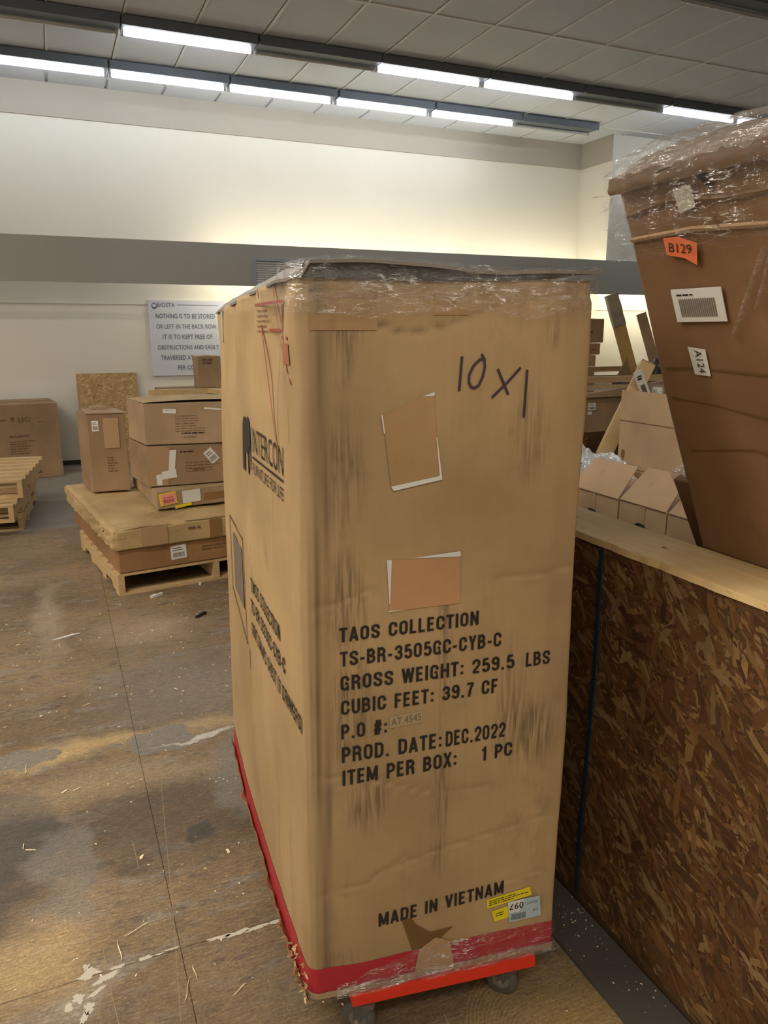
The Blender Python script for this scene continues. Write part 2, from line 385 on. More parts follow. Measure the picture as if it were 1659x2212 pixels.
def _gothic():
    a, b, c, d, k = 0.09, 0.43, 0.09, 0.91, 0.26
    def ar(cx, cy, rx, ry, a0, a1, n=5): return [(cx + rx * math.cos(R(a0 + (a1 - a0) * i / n)), cy + ry * math.sin(R(a0 + (a1 - a0) * i / n))) for i in range(n + 1)]
    r, q = 0.17, 0.2; top = ar(k, d - q, r, q, 180, 90) ; topr = ar(k, d - q, r, q, 90, 0); bot = ar(k, c + q, r, q, 360, 270); botl = ar(k, c + q, r, q, 270, 180)
    O = [(a, 0.5)] + top + topr[1:] + bot + botl[1:] + [(a, 0.5)]
    g = _GX
    g['O'] = g['0'] = (0.52, [O]); g['C'] = (0.52, [[(b, 0.62)] + topr[::-1] + top[::-1][1:] + botl[::-1] + bot[::-1][1:] + [(b, 0.38)]])
    g['G'] = (0.53, [[(b, 0.64)] + topr[::-1] + top[::-1][1:] + botl[::-1] + bot[::-1][1:] + [(b, 0.0)], [(0.27, 0.46), (b + 0.02, 0.46)]])
    g['S'] = (0.52, [[(b, .66), (b, .75), (.39, .86), (k, d), (.13, .86), (a, .76), (a, .68), (.13, .59), (k, .51), (.39, .42), (b, .33), (b, .24), (.39, .14), (k, c), (.13, .14), (a, .25), (a, .34)]])
    g['D'] = (0.52, [[(a, 0), (a, 1)], [(a, c), (.25, c)] + ar(.25, c + q, b - .25, q, 270, 360) + ar(.25, d - q, b - .25, q, 0, 90) + [(a, d)]])
    g['P'] = (0.50, [[(a, 0), (a, 1)], [(a, d), (.24, d)] + ar(.24, .68, b - .24, .23, 90, -90) + [(a, .45)]])
    g['R'] = (0.53, [[(a, 0), (a, 1)], [(a, d), (.24, d)] + ar(.24, .7, b - .24, .21, 90, -90) + [(a, .49)], [(.30, .49), (.41, .40), (.42, .15), (.45, 0)]])
    g['B'] = (0.53, [[(a, 0), (a, 1)], [(a, d), (.24, d)] + ar(.24, .72, b - .26, .19, 90, -90) + [(a, .53)], [(.2, .53), (.25, .53)] + ar(.25, .31, b - .24, .22, 90, -90) + [(a, c)]])
    g['E'] = (0.45, [[(a, 0), (a, 1)], [(a, c), (.41, c)], [(a, d), (.40, d)], [(a, .52), (.37, .52)]]); g['F'] = (0.43, [[(a, 0), (a, 1)], [(a, d), (.40, d)], [(a, .50), (.36, .50)]])
    g['T'] = (0.46, [[(.23, 0), (.23, 1)], [(0, d), (.46, d)]]); g['L'] = (0.42, [[(a, 0), (a, 1)], [(a, c), (.40, c)]]); g['I'] = (0.19, [[(a, 0), (a, 1)]])
    g['N'] = (0.53, [[(a, 0), (a, 1)], [(b + .01, 0), (b + .01, 1)], [(a + .01, .93), (b, .07)]]); g['M'] = (0.66, [[(a, 0), (a, 1)], [(.57, 0), (.57, 1)], [(a + .02, .95), (.33, .10)], [(.55, .95), (.33, .10)]])
    g['W'] = (0.72, [[(.06, 1), (.20, .02)], [(.20, .02), (.36, .98)], [(.36, .98), (.52, .02)], [(.52, .02), (.66, 1)]]); g['V'] = (0.50, [[(.07, 1), (.25, .03)], [(.43, 1), (.25, .03)]])
    g['A'] = (0.53, [[(.07, 0), (.265, .98)], [(.46, 0), (.265, .98)], [(.15, .26), (.38, .26)]]); g['X'] = (0.50, [[(.07, 0), (.43, 1)], [(.07, 1), (.43, 0)]]); g['Y'] = (0.50, [[(.07, 1), (.25, .46)], [(.43, 1), (.25, .46)], [(.25, 0), (.25, .5)]])
    g['U'] = (0.52, [[(a, 1), (a, .3)] + botl[::-1] + bot[::-1][1:] + [(b, 1)]]); g['H'] = (0.53, [[(a, 0), (a, 1)], [(b + .01, 0), (b + .01, 1)], [(a, .52), (b, .52)]])
    g['1'] = (0.36, [[(.24, 0), (.24, 1)], [(.24, .90), (.17, .80), (.06, .76)]]); g['2'] = (0.50, [[(a, .66), (a, .73)] + ar(k, .71, r, .2, 180, 0, 9) + [(.42, .60), (.33, .44), (.16, .24), (.10, .09)], [(.06, c), (.44, c)]])
    g['3'] = (0.50, [[(a, .70)] + ar(k, .72, r - .01, .19, 175, -80, 10) + [(.2, .53)], [(.24, .52)] + ar(k, .31, r, .22, 85, -180, 10)]); g['5'] = (0.50, [[(.40, d), (.13, d)], [(.14, .95), (.11, .46)], [(.11, .50), (.18, .58), (k, .61), (.38, .56), (b, .42), (b, .25), (.38, .13), (k, c), (.14, .13), (a, .27)]])
    g['4'] = (0.50, [[(.34, 0), (.34, 1)], [(.05, .26), (.46, .26)], [(.32, .95), (.07, .27)]]); g['7'] = (0.48, [[(.05, d), (.44, d)], [(.42, .9), (.26, .5), (.19, 0)]])
    g['9'] = (0.50, [[(b, .60)] + ar(k, .70, r, .21, 0, 360, 14), [(b, .72), (b, .28)] + bot[1:] + [(.13, .15), (a, .27)]]); g['-'] = (0.32, [[(.03, .40), (.28, .40)]]); g['.'] = (0.24, [[(.12, 0), (.12, .17)]]); g[':'] = (0.24, [[(.12, .08), (.12, .25)], [(.12, .55), (.12, .72)]])
    g['#'] = (0.52, [[(.13, 0), (.22, 1)], [(.30, 0), (.39, 1)], [(.03, .34), (.47, .34)], [(.05, .68), (.49, .68)]]); g["'"] = (0.18, [[(.09, .7), (.09, 1)]]); g['('] = (0.26, [[(.2, 1.05), (.10, .8), (.08, .5), (.10, .2), (.2, -.05)]]); g[')'] = (0.26, [[(.06, 1.05), (.16, .8), (.18, .5), (.16, .2), (.06, -.05)]])
    g[' '] = (0.30, [])
_gothic()
def stencil(name, s, mp, u0, v0, u1, v1, h, mat, parent, off=0.0024, sw=0.155, gap=0.10):
    """condensed bold capitals made of mitred ribbons, fitted between (u0,v0) and (u1,v1)"""
    adv = 0; items = []
    for ch in s:
        w_, st = _GX[ch]; items.append((adv, st)); adv += w_ + gap
    tot = adv - gap; V, F = [], []
    for gi, (ox, st) in enumerate(items):
        for si, pl in enumerate(st):
            n = len(pl); L = []
            for i, p in enumerate(pl):
                p = Vector(p); a = (p - Vector(pl[i - 1])).normalized() if i else None; b = (Vector(pl[i + 1]) - p).normalized() if i < n - 1 else None
                closed = n > 3 and (Vector(pl[0]) - Vector(pl[-1])).length < 1e-6
                if closed and i == 0: a = (p - Vector(pl[-2])).normalized()
                if closed and i == n - 1: b = (Vector(pl[1]) - p).normalized()
                t = (a + b).normalized() if a and b else (a or b); nr = Vector((-t.y, t.x)); m_ = 1.0
                if a: m_ = 1 / max(0.6, nr.dot(Vector((-a.y, a.x))))
                L.append((p + nr * sw / 2 * m_, p - nr * sw / 2 * m_))
            k0 = len(V)
            for x, y in L:
                for q in (x, y):
                    t = (ox + q.x) / tot; V.append(mp(u0 + (u1 - u0) * t, v0 + (v1 - v0) * t + q.y * h, off + si * 0.00006))
            F += [(k0 + 2 * i, k0 + 2 * i + 1, k0 + 2 * i + 3, k0 + 2 * i + 2) for i in range(n - 1)]
    return mesh(name, V, F, mat, parent)
def poly(name, pts, mp, mat, parent, off=0.001, thick=0.0):
    return mesh(name, [mp(u, v, off) for u, v in pts], [tuple(range(len(pts)))], mat, parent)
def stroke_geo(pts, wd, mp, off):
    V, F = [], []
    for i, (p, q) in enumerate(zip(pts[:-1], pts[1:])):
        d = Vector((q[0] - p[0], q[1] - p[1])); 
        if d.length < 1e-6: continue
        n = Vector((-d.y, d.x)).normalized() * wd / 2; e = d.normalized() * wd * 0.25; b = len(V)
        for s in ((p[0] - e.x + n.x, p[1] - e.y + n.y), (p[0] - e.x - n.x, p[1] - e.y - n.y), (q[0] + e.x - n.x, q[1] + e.y - n.y), (q[0] + e.x + n.x, q[1] + e.y + n.y)):
            V.append(mp(s[0], s[1], off + i * 0.00001))
        F.append((b, b + 1, b + 2, b + 3))
    return V, F
def stroke(name, lines, wd, mp, mat, parent, off=0.0013):
    V, F = [], []
    for pts in lines:
        a, b = stroke_geo(pts, wd, mp, off); k = len(V); V += a; F += [tuple(i + k for i in f) for f in b]
    return mesh(name, V, F, mat, parent)
def rects(name, rs, mp, mat, parent, off=0.0012):
    V, F = [], []
    for u0, u1, v0, v1 in rs:
        k = len(V); V += [mp(u0, v0, off), mp(u1, v0, off), mp(u1, v1, off), mp(u0, v1, off)]; F.append((k, k + 1, k + 2, k + 3))
    return mesh(name, V, F, mat, parent)
class Sub:
    """rotated patch on another mapping"""
    def __init__(s, mp, u, v, ang=0): s.mp = mp; s.c = (u, v); s.a = R(ang)
    def __call__(s, a, b, off=0.0):
        c, n = math.cos(s.a), math.sin(s.a); return s.mp(s.c[0] + a * c - b * n, s.c[1] + a * n + b * c, off)
def label_sticker(mp, u, v, w, h, ang, parent, mat='white', bars=True, off=0.003, name='paper_label', lines=2, ink='inkgrey'):
    s = Sub(mp, u, v, ang)
    V = [s(x, y, o) for o in (off - 0.002, off) for x, y in ((-w / 2, -h / 2), (w / 2, -h / 2), (w / 2, h / 2), (-w / 2, h / 2))]
    o = mesh(name, V, BF, mat, parent)
    rs = []
    if bars:
        x = -w * 0.38; rr = random.Random(int(u * 1000) + int(v * 977))
        while x < w * 0.36:
            bw = w * rr.choice((0.012, 0.02, 0.03)); rs.append((x, x + bw, -h * 0.36, -h * 0.02)); x += bw + w * rr.choice((0.012, 0.02, 0.028))
    for i in range(lines): rs.append((-w * 0.38, w * (0.3 - 0.12 * i), h * (0.12 + 0.15 * i), h * (0.18 + 0.15 * i)))
    if rs: rects('label_print', rs, s, ink, o, off + 0.0008)
    return o
def textlines(mp, u, v, w, lh, n, parent, mat='inkfade', off=0.002, seed=1, name='printed_text', h=0.4):
    rr = random.Random(seed); rs = []
    for i in range(n):
        x = u; end = u + w * rr.uniform(0.6, 1.0); y = v - i * lh
        while x < end:
            ww = lh * rr.uniform(0.5, 2.2); rs.append((x, min(x + ww, end), y, y + lh * h)); x += ww + lh * 0.35
    return rects(name, rs, mp, mat, parent, off)

# ------------------------------------------------------------------ room shell
box('floor', -6, 12, -6, 10.2, -0.12, -0.02, 'concrete'); fl = struct(bpy.data.objects['floor'])
XJ, YJ = 0.17, 1.755
sm = None
for i in range(-2, 3):
    for j in range(-4, 4):
        x0, x1 = XJ + 2.44 * i, XJ + 2.44 * (i + 1); y0, y1 = YJ + 1.22 * j, YJ + 1.22 * (j + 1)
        if sm is None:
            bm = bmesh.new(); vs = [bm.verts.new(c) for c in boxv(0.0005, 2.4395, 0.0008, 1.2192, -0.018, 0)]
            for f in BF: bm.faces.new([vs[k] for k in f])
            bmesh.ops.bevel(bm, geom=[e for e in bm.edges if all(v.co.z > -0.001 for v in e.verts)], offset=0.0012, segments=1, affect='EDGES')
            sm = bpy.data.meshes.new('plywood_sheet'); bm.to_mesh(sm); bm.free(); sm.materials.append(M['floor'])
        o = bpy.data.objects.new('plywood_sheet', sm); C.objects.link(o); o.parent = fl
        o.location = (x0, y0, 0)
wb = struct(box('wall_back', -6, 12, 10.0, 10.2, -0.02, 4.5, 'wall'))
struct(box('wall_left', -6.2, -6, -6, 10.2, -0.02, 4.5, 'wall'))
struct(box('wall_right', 12, 12.2, -6, 10.2, -0.02, 4.5, 'wall'))
struct(box('wall_front', -6, 12, -6.2, -6, -0.02, 4.5, 'wall'))
struct(box('trim_1', -6, 12, 9.985, 10.0, 3.93, 4.29, 'bulk'))                       # painted band under the ceiling
pier = struct(box('wall_pier', 7.545, 12, 9.3, 10.0, 2.585, 4.29, 'wall'))
box('painted_band', 7.53, 7.545, 9.3, 9.985, 3.93, 4.29, 'bulk', pier)
val = struct(box('trim_2', -6, 12, 9.26, 9.30, 2.113, 2.585, 'band'))                  # light valance along the wall
for x in [-5.2 + 1.9 * k for k in range(9)]:
    box('bracket', x, x + 0.04, 9.30, 9.99, 2.33, 2.39, 'band', val)
struct(box('trim_3', 7.78, 7.9, 9.9, 9.998, -0.02, 2.5, 'wall'))
struct(box('baseboard_back', -6, 12, 9.98, 9.998, -0.02, 0.035, 'black'))
box('wall_seam', -6, 12, 9.99, 9.999, 1.905, 1.915, 'wall', wb)
# cove tubes behind the valance
for k, x in enumerate([1.9, 3.2, 4.5, 5.8, 7.1, 8.2, 9.4]):
    t = thing('cove_lamp', 'warm tube lamp hidden behind the grey valance', 'lamp', (x, 9.42, 2.33), 'lamps behind the valance')
    box('housing', x, x + 1.2, 9.39, 9.45, 2.28, 2.33, 'fixtureb', t)
    V, F = [], []
    for e in (0, 1):
        for q in range(10): V.append((x + 0.01 + e * 1.18, 9.42 + 0.016 * math.cos(q * PI / 5), 2.255 + 0.016 * math.sin(q * PI / 5)))
    for q in range(10): F.append((q, (q + 1) % 10, 10 + (q + 1) % 10, 10 + q))
    F += [tuple(range(10)), tuple(range(19, 9, -1))]
    mesh('lamp_tube', V, F, 'cove', t, True)
    V2 = [(a, b, c + 0.15) for a, b, c in V]; mesh('lamp_tube', V2, F, 'cove', t, True)
# ceiling: slab, lay-in tiles, grid bars
ce = struct(box('ceiling', -6, 12, -6, 10.0, 4.30, 4.42, 'ceil'))
tm = bpy.data.meshes.new('ceiling_tile'); tm.from_pydata(boxv(0.012, 0.603, 0.012, 1.208, 4.278, 4.299), [], BF); tm.materials.append(M['ceil'])
for i in range(-4, 16):
    for j in range(-3, 3):
        o = bpy.data.objects.new('ceiling_tile', tm); C.objects.link(o); o.parent = ce; o.location = (0.235 + 0.6215 * i, 6.62 + 1.22 * j, 0)
for i in range(-4, 17):
    x = 0.235 + 0.6215 * i; box('ceiling_grid_bar', x - 0.011, x + 0.011, 2.5, 9.6, 4.270, 4.279, 'grid', ce)
for j in range(-3, 3):
    y = 6.62 + 1.22 * j; box('ceiling_grid_bar', -2.3, 10.1, y - 0.011, y + 0.011, 4.268, 4.2775, 'grid', ce)

# ------------------------------------------------------------------ lamps
def tubegeo(x0, x1, y, z, r, n=10, taper=0.0):
    V, F = [], []
    st = [(x0, r * (1 - taper)), (x0 + 0.03, r), (x1 - 0.03, r), (x1, r * (1 - taper))]
    for x, rr in st:
        for q in range(n): V.append((x, y + rr * math.cos(2 * PI * q / n), z + rr * math.sin(2 * PI * q / n)))
    for s in range(3):
        for q in range(n): F.append((s * n + q, s * n + (q + 1) % n, (s + 1) * n + (q + 1) % n, (s + 1) * n + q))
    F += [tuple(range(n - 1, -1, -1)), tuple(range(3 * n, 4 * n))]
    return V, F
def strip_lamp(x0, x1, y, lit, label, group):
    t = thing('strip_lamp', label, 'ceiling light', ((x0 + x1) / 2, y, 4.27), group)
    box('housing', x0, x1, y - 0.035, y + 0.035, 4.215, 4.266, 'fixture', t)
    box('side_channel', x0, x1, y - 0.20, y - 0.0355, 4.197, 4.266, 'channel', t)
    box('channel_lip', x0, x1, y - 0.206, y - 0.2003, 4.185, 4.266, 'channel', t)
    box('far_lip', x0, x1, y + 0.0355, y + 0.048, 4.205, 4.266, 'fixture', t)
    for s in (x0 + 0.004, x1 - 0.026):
        box('lamp_holder', s, s + 0.022, y - 0.02, y + 0.02, 4.16, 4.2145, 'fixtureb', t)
    V, F = tubegeo(x0 + 0.028, x1 - 0.028, y, 4.18, 0.019, taper=0.25)
    mesh('lamp_tube', V, F, 'tube' if lit else 'deadtube', t, True)
r2 = [(-1.65, -0.43), (-0.41, 0.80), (0.82, 2.04), (2.06, 3.28), (3.31, 4.525), (4.55, 5.765)]
names = ['leftmost', 'second', 'third', 'fourth', 'fifth']
for k, (a, b) in enumerate(r2):
    strip_lamp(a, b, 9.11, True, ['lit strip lamp left of the visible row above back wall', 'lit strip lamp cut by the left edge, row nearest back wall', 'lit strip lamp, second from left in row nearest back wall',
        'lit strip lamp, middle of row nearest back wall', 'lit strip lamp, fourth from left in row nearest back wall', 'lit strip lamp last before the dark one, row nearest back wall'][k], 'lit strip lamps along the back wall')
strip_lamp(5.785, 6.97, 9.11, False, 'unlit strip lamp ending the row nearest the ceiling corner', 'unlit strip lamps')
for a, b, lit, lab in [(-1.62, -0.4, False, 'unlit strip lamp outside left end of front row'), (-0.39, 0.82, False, 'unlit strip lamp left of the first lit lamp, front row'), (0.835, 2.04, True, 'lit strip lamp standing alone at the left of front row'), (2.06, 3.29, False, 'unlit strip lamp between two lit ones, front row centre'),
        (3.30, 4.535, True, 'lit strip lamp above the tall box, left one of touching pair'), (4.55, 5.765, True, 'lit strip lamp, right one of touching pair in front row'), (5.78, 7.03, False, 'unlit strip lamp right of the touching pair, front row'), (7.05, 8.25, True, 'lit strip lamp partly behind the film-wrapped box top'), (8.27, 9.5, True, 'lit strip lamp hidden above the film-wrapped box')]:
    strip_lamp(a, b, 7.86, lit, lab, 'strip lamps of the front row')
strip_lamp(4.86, 6.08, 5.33, False, 'unlit strip lamp in the top right corner of the photo', 'unlit strip lamps')

# ------------------------------------------------------------------ OSB panels
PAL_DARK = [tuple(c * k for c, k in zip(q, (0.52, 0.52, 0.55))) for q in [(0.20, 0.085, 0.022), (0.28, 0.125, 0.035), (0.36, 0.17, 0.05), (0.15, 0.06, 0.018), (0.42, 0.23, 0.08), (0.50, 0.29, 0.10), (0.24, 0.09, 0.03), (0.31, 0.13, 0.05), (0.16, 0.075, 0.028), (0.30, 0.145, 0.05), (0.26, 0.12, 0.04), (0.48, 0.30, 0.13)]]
PAL_LITE = [(0.62, 0.40, 0.19), (0.72, 0.50, 0.26), (0.55, 0.34, 0.15), (0.48, 0.29, 0.12), (0.68, 0.46, 0.22), (0.36, 0.2, 0.09)]
def osb(name, fr, w, h, th, n, parent, pal, seed, bias=0.6, lmin=0.025, lmax=0.12, core='osbcore'):
    core = obox(name, fr, 0, w, 0, h, -th, 0, core, parent)
    rr = random.Random(seed); V, F, col = [], [], []
    for k in range(n):
        u, v = rr.uniform(0, w), rr.uniform(0, h); L = rr.uniform(lmin, lmax) * rr.uniform(0.5, 1); b = L * rr.uniform(0.08, 0.30)
        a = bias + rr.gauss(0, 0.6); c, s = math.cos(a), math.sin(a); z = rr.uniform(0.0003, 0.0022); tw = rr.uniform(-0.0008, 0.0008)
        pts = [(-L / 2, -b * rr.uniform(.1, .5)), (-L * rr.uniform(.1, .3), -b / 2), (L * rr.uniform(.1, .4), -b * rr.uniform(.3, .55)), (L / 2, -b * rr.uniform(-.1, .4)), (L * rr.uniform(.25, .45), b / 2), (-L * rr.uniform(.2, .45), b * rr.uniform(.35, .5))]
        k0 = len(V); ok = True
        for x, y in pts:
            uu = min(w, max(0, u + x * c - y * s)); vv = min(h, max(0, v + x * s + y * c)); V.append(fr(uu, vv, z + tw * (x / L)))
        F.append(tuple(range(k0, k0 + 6))); q = rr.choice(pal); g = rr.uniform(0.75, 1.2); col.append((q[0] * g, q[1] * g, q[2] * g, 1))
    o = mesh('wood_flakes', V, F, 'osb', core); o['kind'] = 'stuff'
    at = o.data.color_attributes.new('flake', 'FLOAT_COLOR', 'CORNER')
    i = 0
    for p in o.data.polygons:
        for _ in p.loop_indices: at.data[i].color = col[p.index]; i += 1
    return core
crate = thing('osb_crate', 'open crate of dark strand board panels with pale top rail', 'crate', (1.9, 1.7, 0.0))
# panels of the aisle side; joint under the blue strap
pA = Fr((1.24, 1.462, 0.03), (0, -1, 0), (0, 0, 1)); pA.n = Vector((-1, 0, 0))
pB = Fr((1.24, 3.28, 0.03), (0, -1, 0), (0, 0, 1)); pB.n = Vector((-1, 0, 0))
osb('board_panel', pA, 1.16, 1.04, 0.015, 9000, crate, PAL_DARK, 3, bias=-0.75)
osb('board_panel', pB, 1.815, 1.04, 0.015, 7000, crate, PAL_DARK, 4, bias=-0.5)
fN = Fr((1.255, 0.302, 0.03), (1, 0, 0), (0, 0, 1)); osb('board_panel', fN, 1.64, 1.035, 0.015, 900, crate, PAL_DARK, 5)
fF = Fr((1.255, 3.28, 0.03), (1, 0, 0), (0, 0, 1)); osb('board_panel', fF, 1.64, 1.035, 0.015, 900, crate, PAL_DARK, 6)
box('board_panel', 2.88, 2.895, 0.32, 3.26, 0.03, 1.06, 'osbcore', crate)
box('crate_deck', 1.245, 2.9, 0.3, 3.3, 0.0, 0.03, 'osbcore', crate)
# top rail: a flat board with a splintered front edge
V, F = [], []
N = 90
for i in range(N + 1):
    y = 0.30 + (3.30 - 0.30) * i / N; j = 1.234 + noise.noise(Vector((y * 17, 0, 0))) * 0.006 + noise.noise(Vector((y * 60, 3, 0))) * 0.003
    V += [(j, y, 1.066), (1.415, y, 1.066), (1.415, y, 1.084), (j + 0.002, y, 1.083)]
for i in range(N):
    a = 4 * i; b = a + 4
    F += [(a, a + 1, b + 1, b), (a + 1, a + 2, b + 2, b + 1), (a + 2, a + 3, b + 3, b + 2), (a + 3, a, b, b + 3)]
F += [(0, 3, 2, 1), (4 * N, 4 * N + 1, 4 * N + 2, 4 * N + 3)]
rail = mesh('top_rail', V, F, 'rail', crate)
for y, z in ((1.35, 0), (1.69, 0), (1.03, 0)):
    mesh('nail_head', [(1.33 + 0.004 * math.cos(q), y + 0.010 * math.sin(q), 1.0846) for q in [k * PI / 4 for k in range(8)]], [tuple(range(8))], 'stain', rail)
rr = random.Random(11)
V, F = [], []
for k in range(16):
    y = rr.uniform(0.9, 1.8); k0 = len(V); l = rr.uniform(0.01, 0.04); V += [(1.235, y, 1.076), (1.235, y + 0.003, 1.078), (1.232 - l * 0.3, y - l, 1.078 - rr.uniform(0, 0.01))]; F.append((k0, k0 + 1, k0 + 2))
sp = mesh('splinters', V, F, 'rail', rail); sp['kind'] = 'stuff'
# corner posts inside
for x, y in ((1.256, 0.32), (1.256, 3.22), (2.82, 0.32), (2.82, 3.22)): box('corner_post', x, x + 0.04, y, y + 0.04, 0.03, 1.06, 'timber', crate)
# strap running down the joint
V, F = [], []
n = 40
for i in range(n + 1):
    z = 0.035 + (1.062 - 0.035) * i / n; y = 1.462 + 0.004 * math.sin(z * 7) + 0.022 * (1 - z) * 0.4
    for dy, dx in ((-0.006, 0), (0.006, 0), (0.006, -0.003), (-0.006, -0.003)): V.append((1.2365 + dx, y + dy, z))
for i in range(n):
    a = 4 * i; b = a + 4
    for q in range(4): F.append((a + q, a + (q + 1) % 4, b + (q + 1) % 4, b + q))
F += [(0, 1, 2, 3), (4 * n + 3, 4 * n + 2, 4 * n + 1, 4 * n)]
tag(mesh('packing_strap', V, F, 'strap', loc=(1.2365, 1.462, 0.035)), 'dark blue packing strap running down the joint of the crate', 'strap')
# dark strip along the crate foot
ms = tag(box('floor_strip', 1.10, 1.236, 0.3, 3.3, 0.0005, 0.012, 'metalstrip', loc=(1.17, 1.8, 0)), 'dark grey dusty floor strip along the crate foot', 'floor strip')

# ------------------------------------------------------------------ main tall box
A0 = Vector((0.404, 1.356, 0)); e1 = Vector((0.988, -0.152, 0)).normalized(); g1 = Vector((0.083, 1.15, 0)).normalized()
W0, D0 = 0.606, 1.165; RC = 0.026
ZB = 0.118
def ztop(a, b): return 1.700 - 0.045 * (max(0.0, b) / D0) ** 1.3 + 0.006 * math.sin(a * 9)
# perimeter path (a, b, normal) starting at back-left going to front-left, front-right, back-right
per = []
def addseg(p, q, nrm, step=0.011):
    L = math.hypot(q[0] - p[0], q[1] - p[1]); n = max(2, int(L / step))
    for i in range(n): per.append((p[0] + (q[0] - p[0]) * i / n, p[1] + (q[1] - p[1]) * i / n, nrm[0], nrm[1]))
def addarc(c, a0, a1, r, n=6):
    for i in range(n):
        t = a0 + (a1 - a0) * i / n; per.append((c[0] + r * math.cos(t), c[1] + r * math.sin(t), math.cos(t), math.sin(t)))
addseg((0, D0 - RC), (0, RC), (-1, 0)); addarc((RC, RC), PI, 1.5 * PI, RC)
addseg((RC, 0), (W0 - 0.012, 0), (0, -1)); addarc((W0 - 0.012, 0.012), 1.5 * PI, 2 * PI, 0.012)
addseg((W0, 0.012), (W0, D0 - RC), (1, 0), 0.05); addarc((W0 - RC, D0 - RC), 0, 0.5 * PI, RC)
addseg((W0 - RC, D0), (RC, D0), (0, 1), 0.05); addarc((RC, D0 - RC), 0.5 * PI, PI, RC)
fcrease = [[(0.0002, 1.6772), (0.0321, 1.6674), (0.0643, 1.6488), (0.1044, 1.621), (0.1381, 1.6176), (0.2108, 1.595), (0.297, 1.6126), (0.3607, 1.6385), (0.4256, 1.6556)],
    [(0.03, 0.385), (0.1379, 0.3976), (0.165, 0.4174), (0.293, 0.4476), (0.60, 0.4935)], [(0.15, 0.412), (0.2193, 0.447)],
    [(0.003, 0.676), (0.12, 0.66), (0.28, 0.60), (0.42, 0.594)], [(0.003, 1.049), (0.06, 1.058), (0.14, 1.085)], [(0.42, 1.09), (0.50, 1.082), (0.60, 1.10)], [(0.31, 0.3085), (0.4059, 0.3196), (0.5647, 0.3401)]]
def dseg(p, a, b):
    ax, ay = a; bx, by = b; dx, dy = bx - ax, by - ay; t = max(0, min(1, ((p[0] - ax) * dx + (p[1] - ay) * dy) / (dx * dx + dy * dy + 1e-9)))
    return math.hypot(p[0] - ax - t * dx, p[1] - ay - t * dy)
def dline(p, l): return min(dseg(p, a, b) for a, b in zip(l[:-1], l[1:]))
def ndisp(a, b, na, nb, z):
    d = noise.noise(Vector((a * 3 + 5, b * 3, z * 2.2))) * 0.006 + noise.noise(Vector((a * 11, b * 11 + 9, z * 8))) * 0.0014
    if nb < -0.9:
        for l in fcrease[:6]:
            q = dline((a, z), l)
            if q < 0.02: d -= 0.0028 * (1 - q / 0.02) ** 2
    if na < -0.9:
        d += -0.010 * math.exp(-((z - 1.60) / 0.12) ** 2) * math.sin(b * 22 + z * 6)      # buckled folds near the top
        d += 0.012 * math.sin(PI * b / D0) * 1.0
    d += -0.004 if z > 1.66 else 0
    return d
LEAN = Vector((0.020, 0.012, 0))
def P3(a, b, z, na=0, nb=0, off=0.0):
    h = (z - ZB) / 1.6
    lx = LEAN * h * (1 - a / W0) 
    p = A0 + e1 * a + g1 * b + lx; n = e1 * na + g1 * nb
    return p + n * (ndisp(a, b, na, nb, z) + off) + Vector((0, 0, z))
mainbox = thing('tall_furniture_carton', 'tall scuffed brown furniture carton standing on the red dolly', 'box', A0 + e1 * W0 / 2 + g1 * D0 / 2 + Vector((0, 0, ZB)))
zr = [i / 150 for i in range(151)]
V, F = [], []
np_ = len(per); wearc = []
smears = [(0.10, 1.61, 0.055, 0.045), (0.08, 1.56, 0.03, 0.09), (0.085, 1.33, 0.05, 0.16), (0.10, 0.82, 0.055, 0.2), (0.13, 0.62, 0.06, 0.10), (0.47, 1.39, 0.06, 0.12), (0.50, 0.72, 0.10, 0.11), (0.47, 0.78, 0.05, 0.2), (0.30, 0.55, 0.03, 0.2), (0.54, 0.26, 0.05, 0.04), (0.07, 0.2, 0.06, 0.05), (0.52, 1.6, 0.02, 0.05), (0.09, 1.05, 0.05, 0.16), (0.3, 0.95, 0.02, 0.3)]
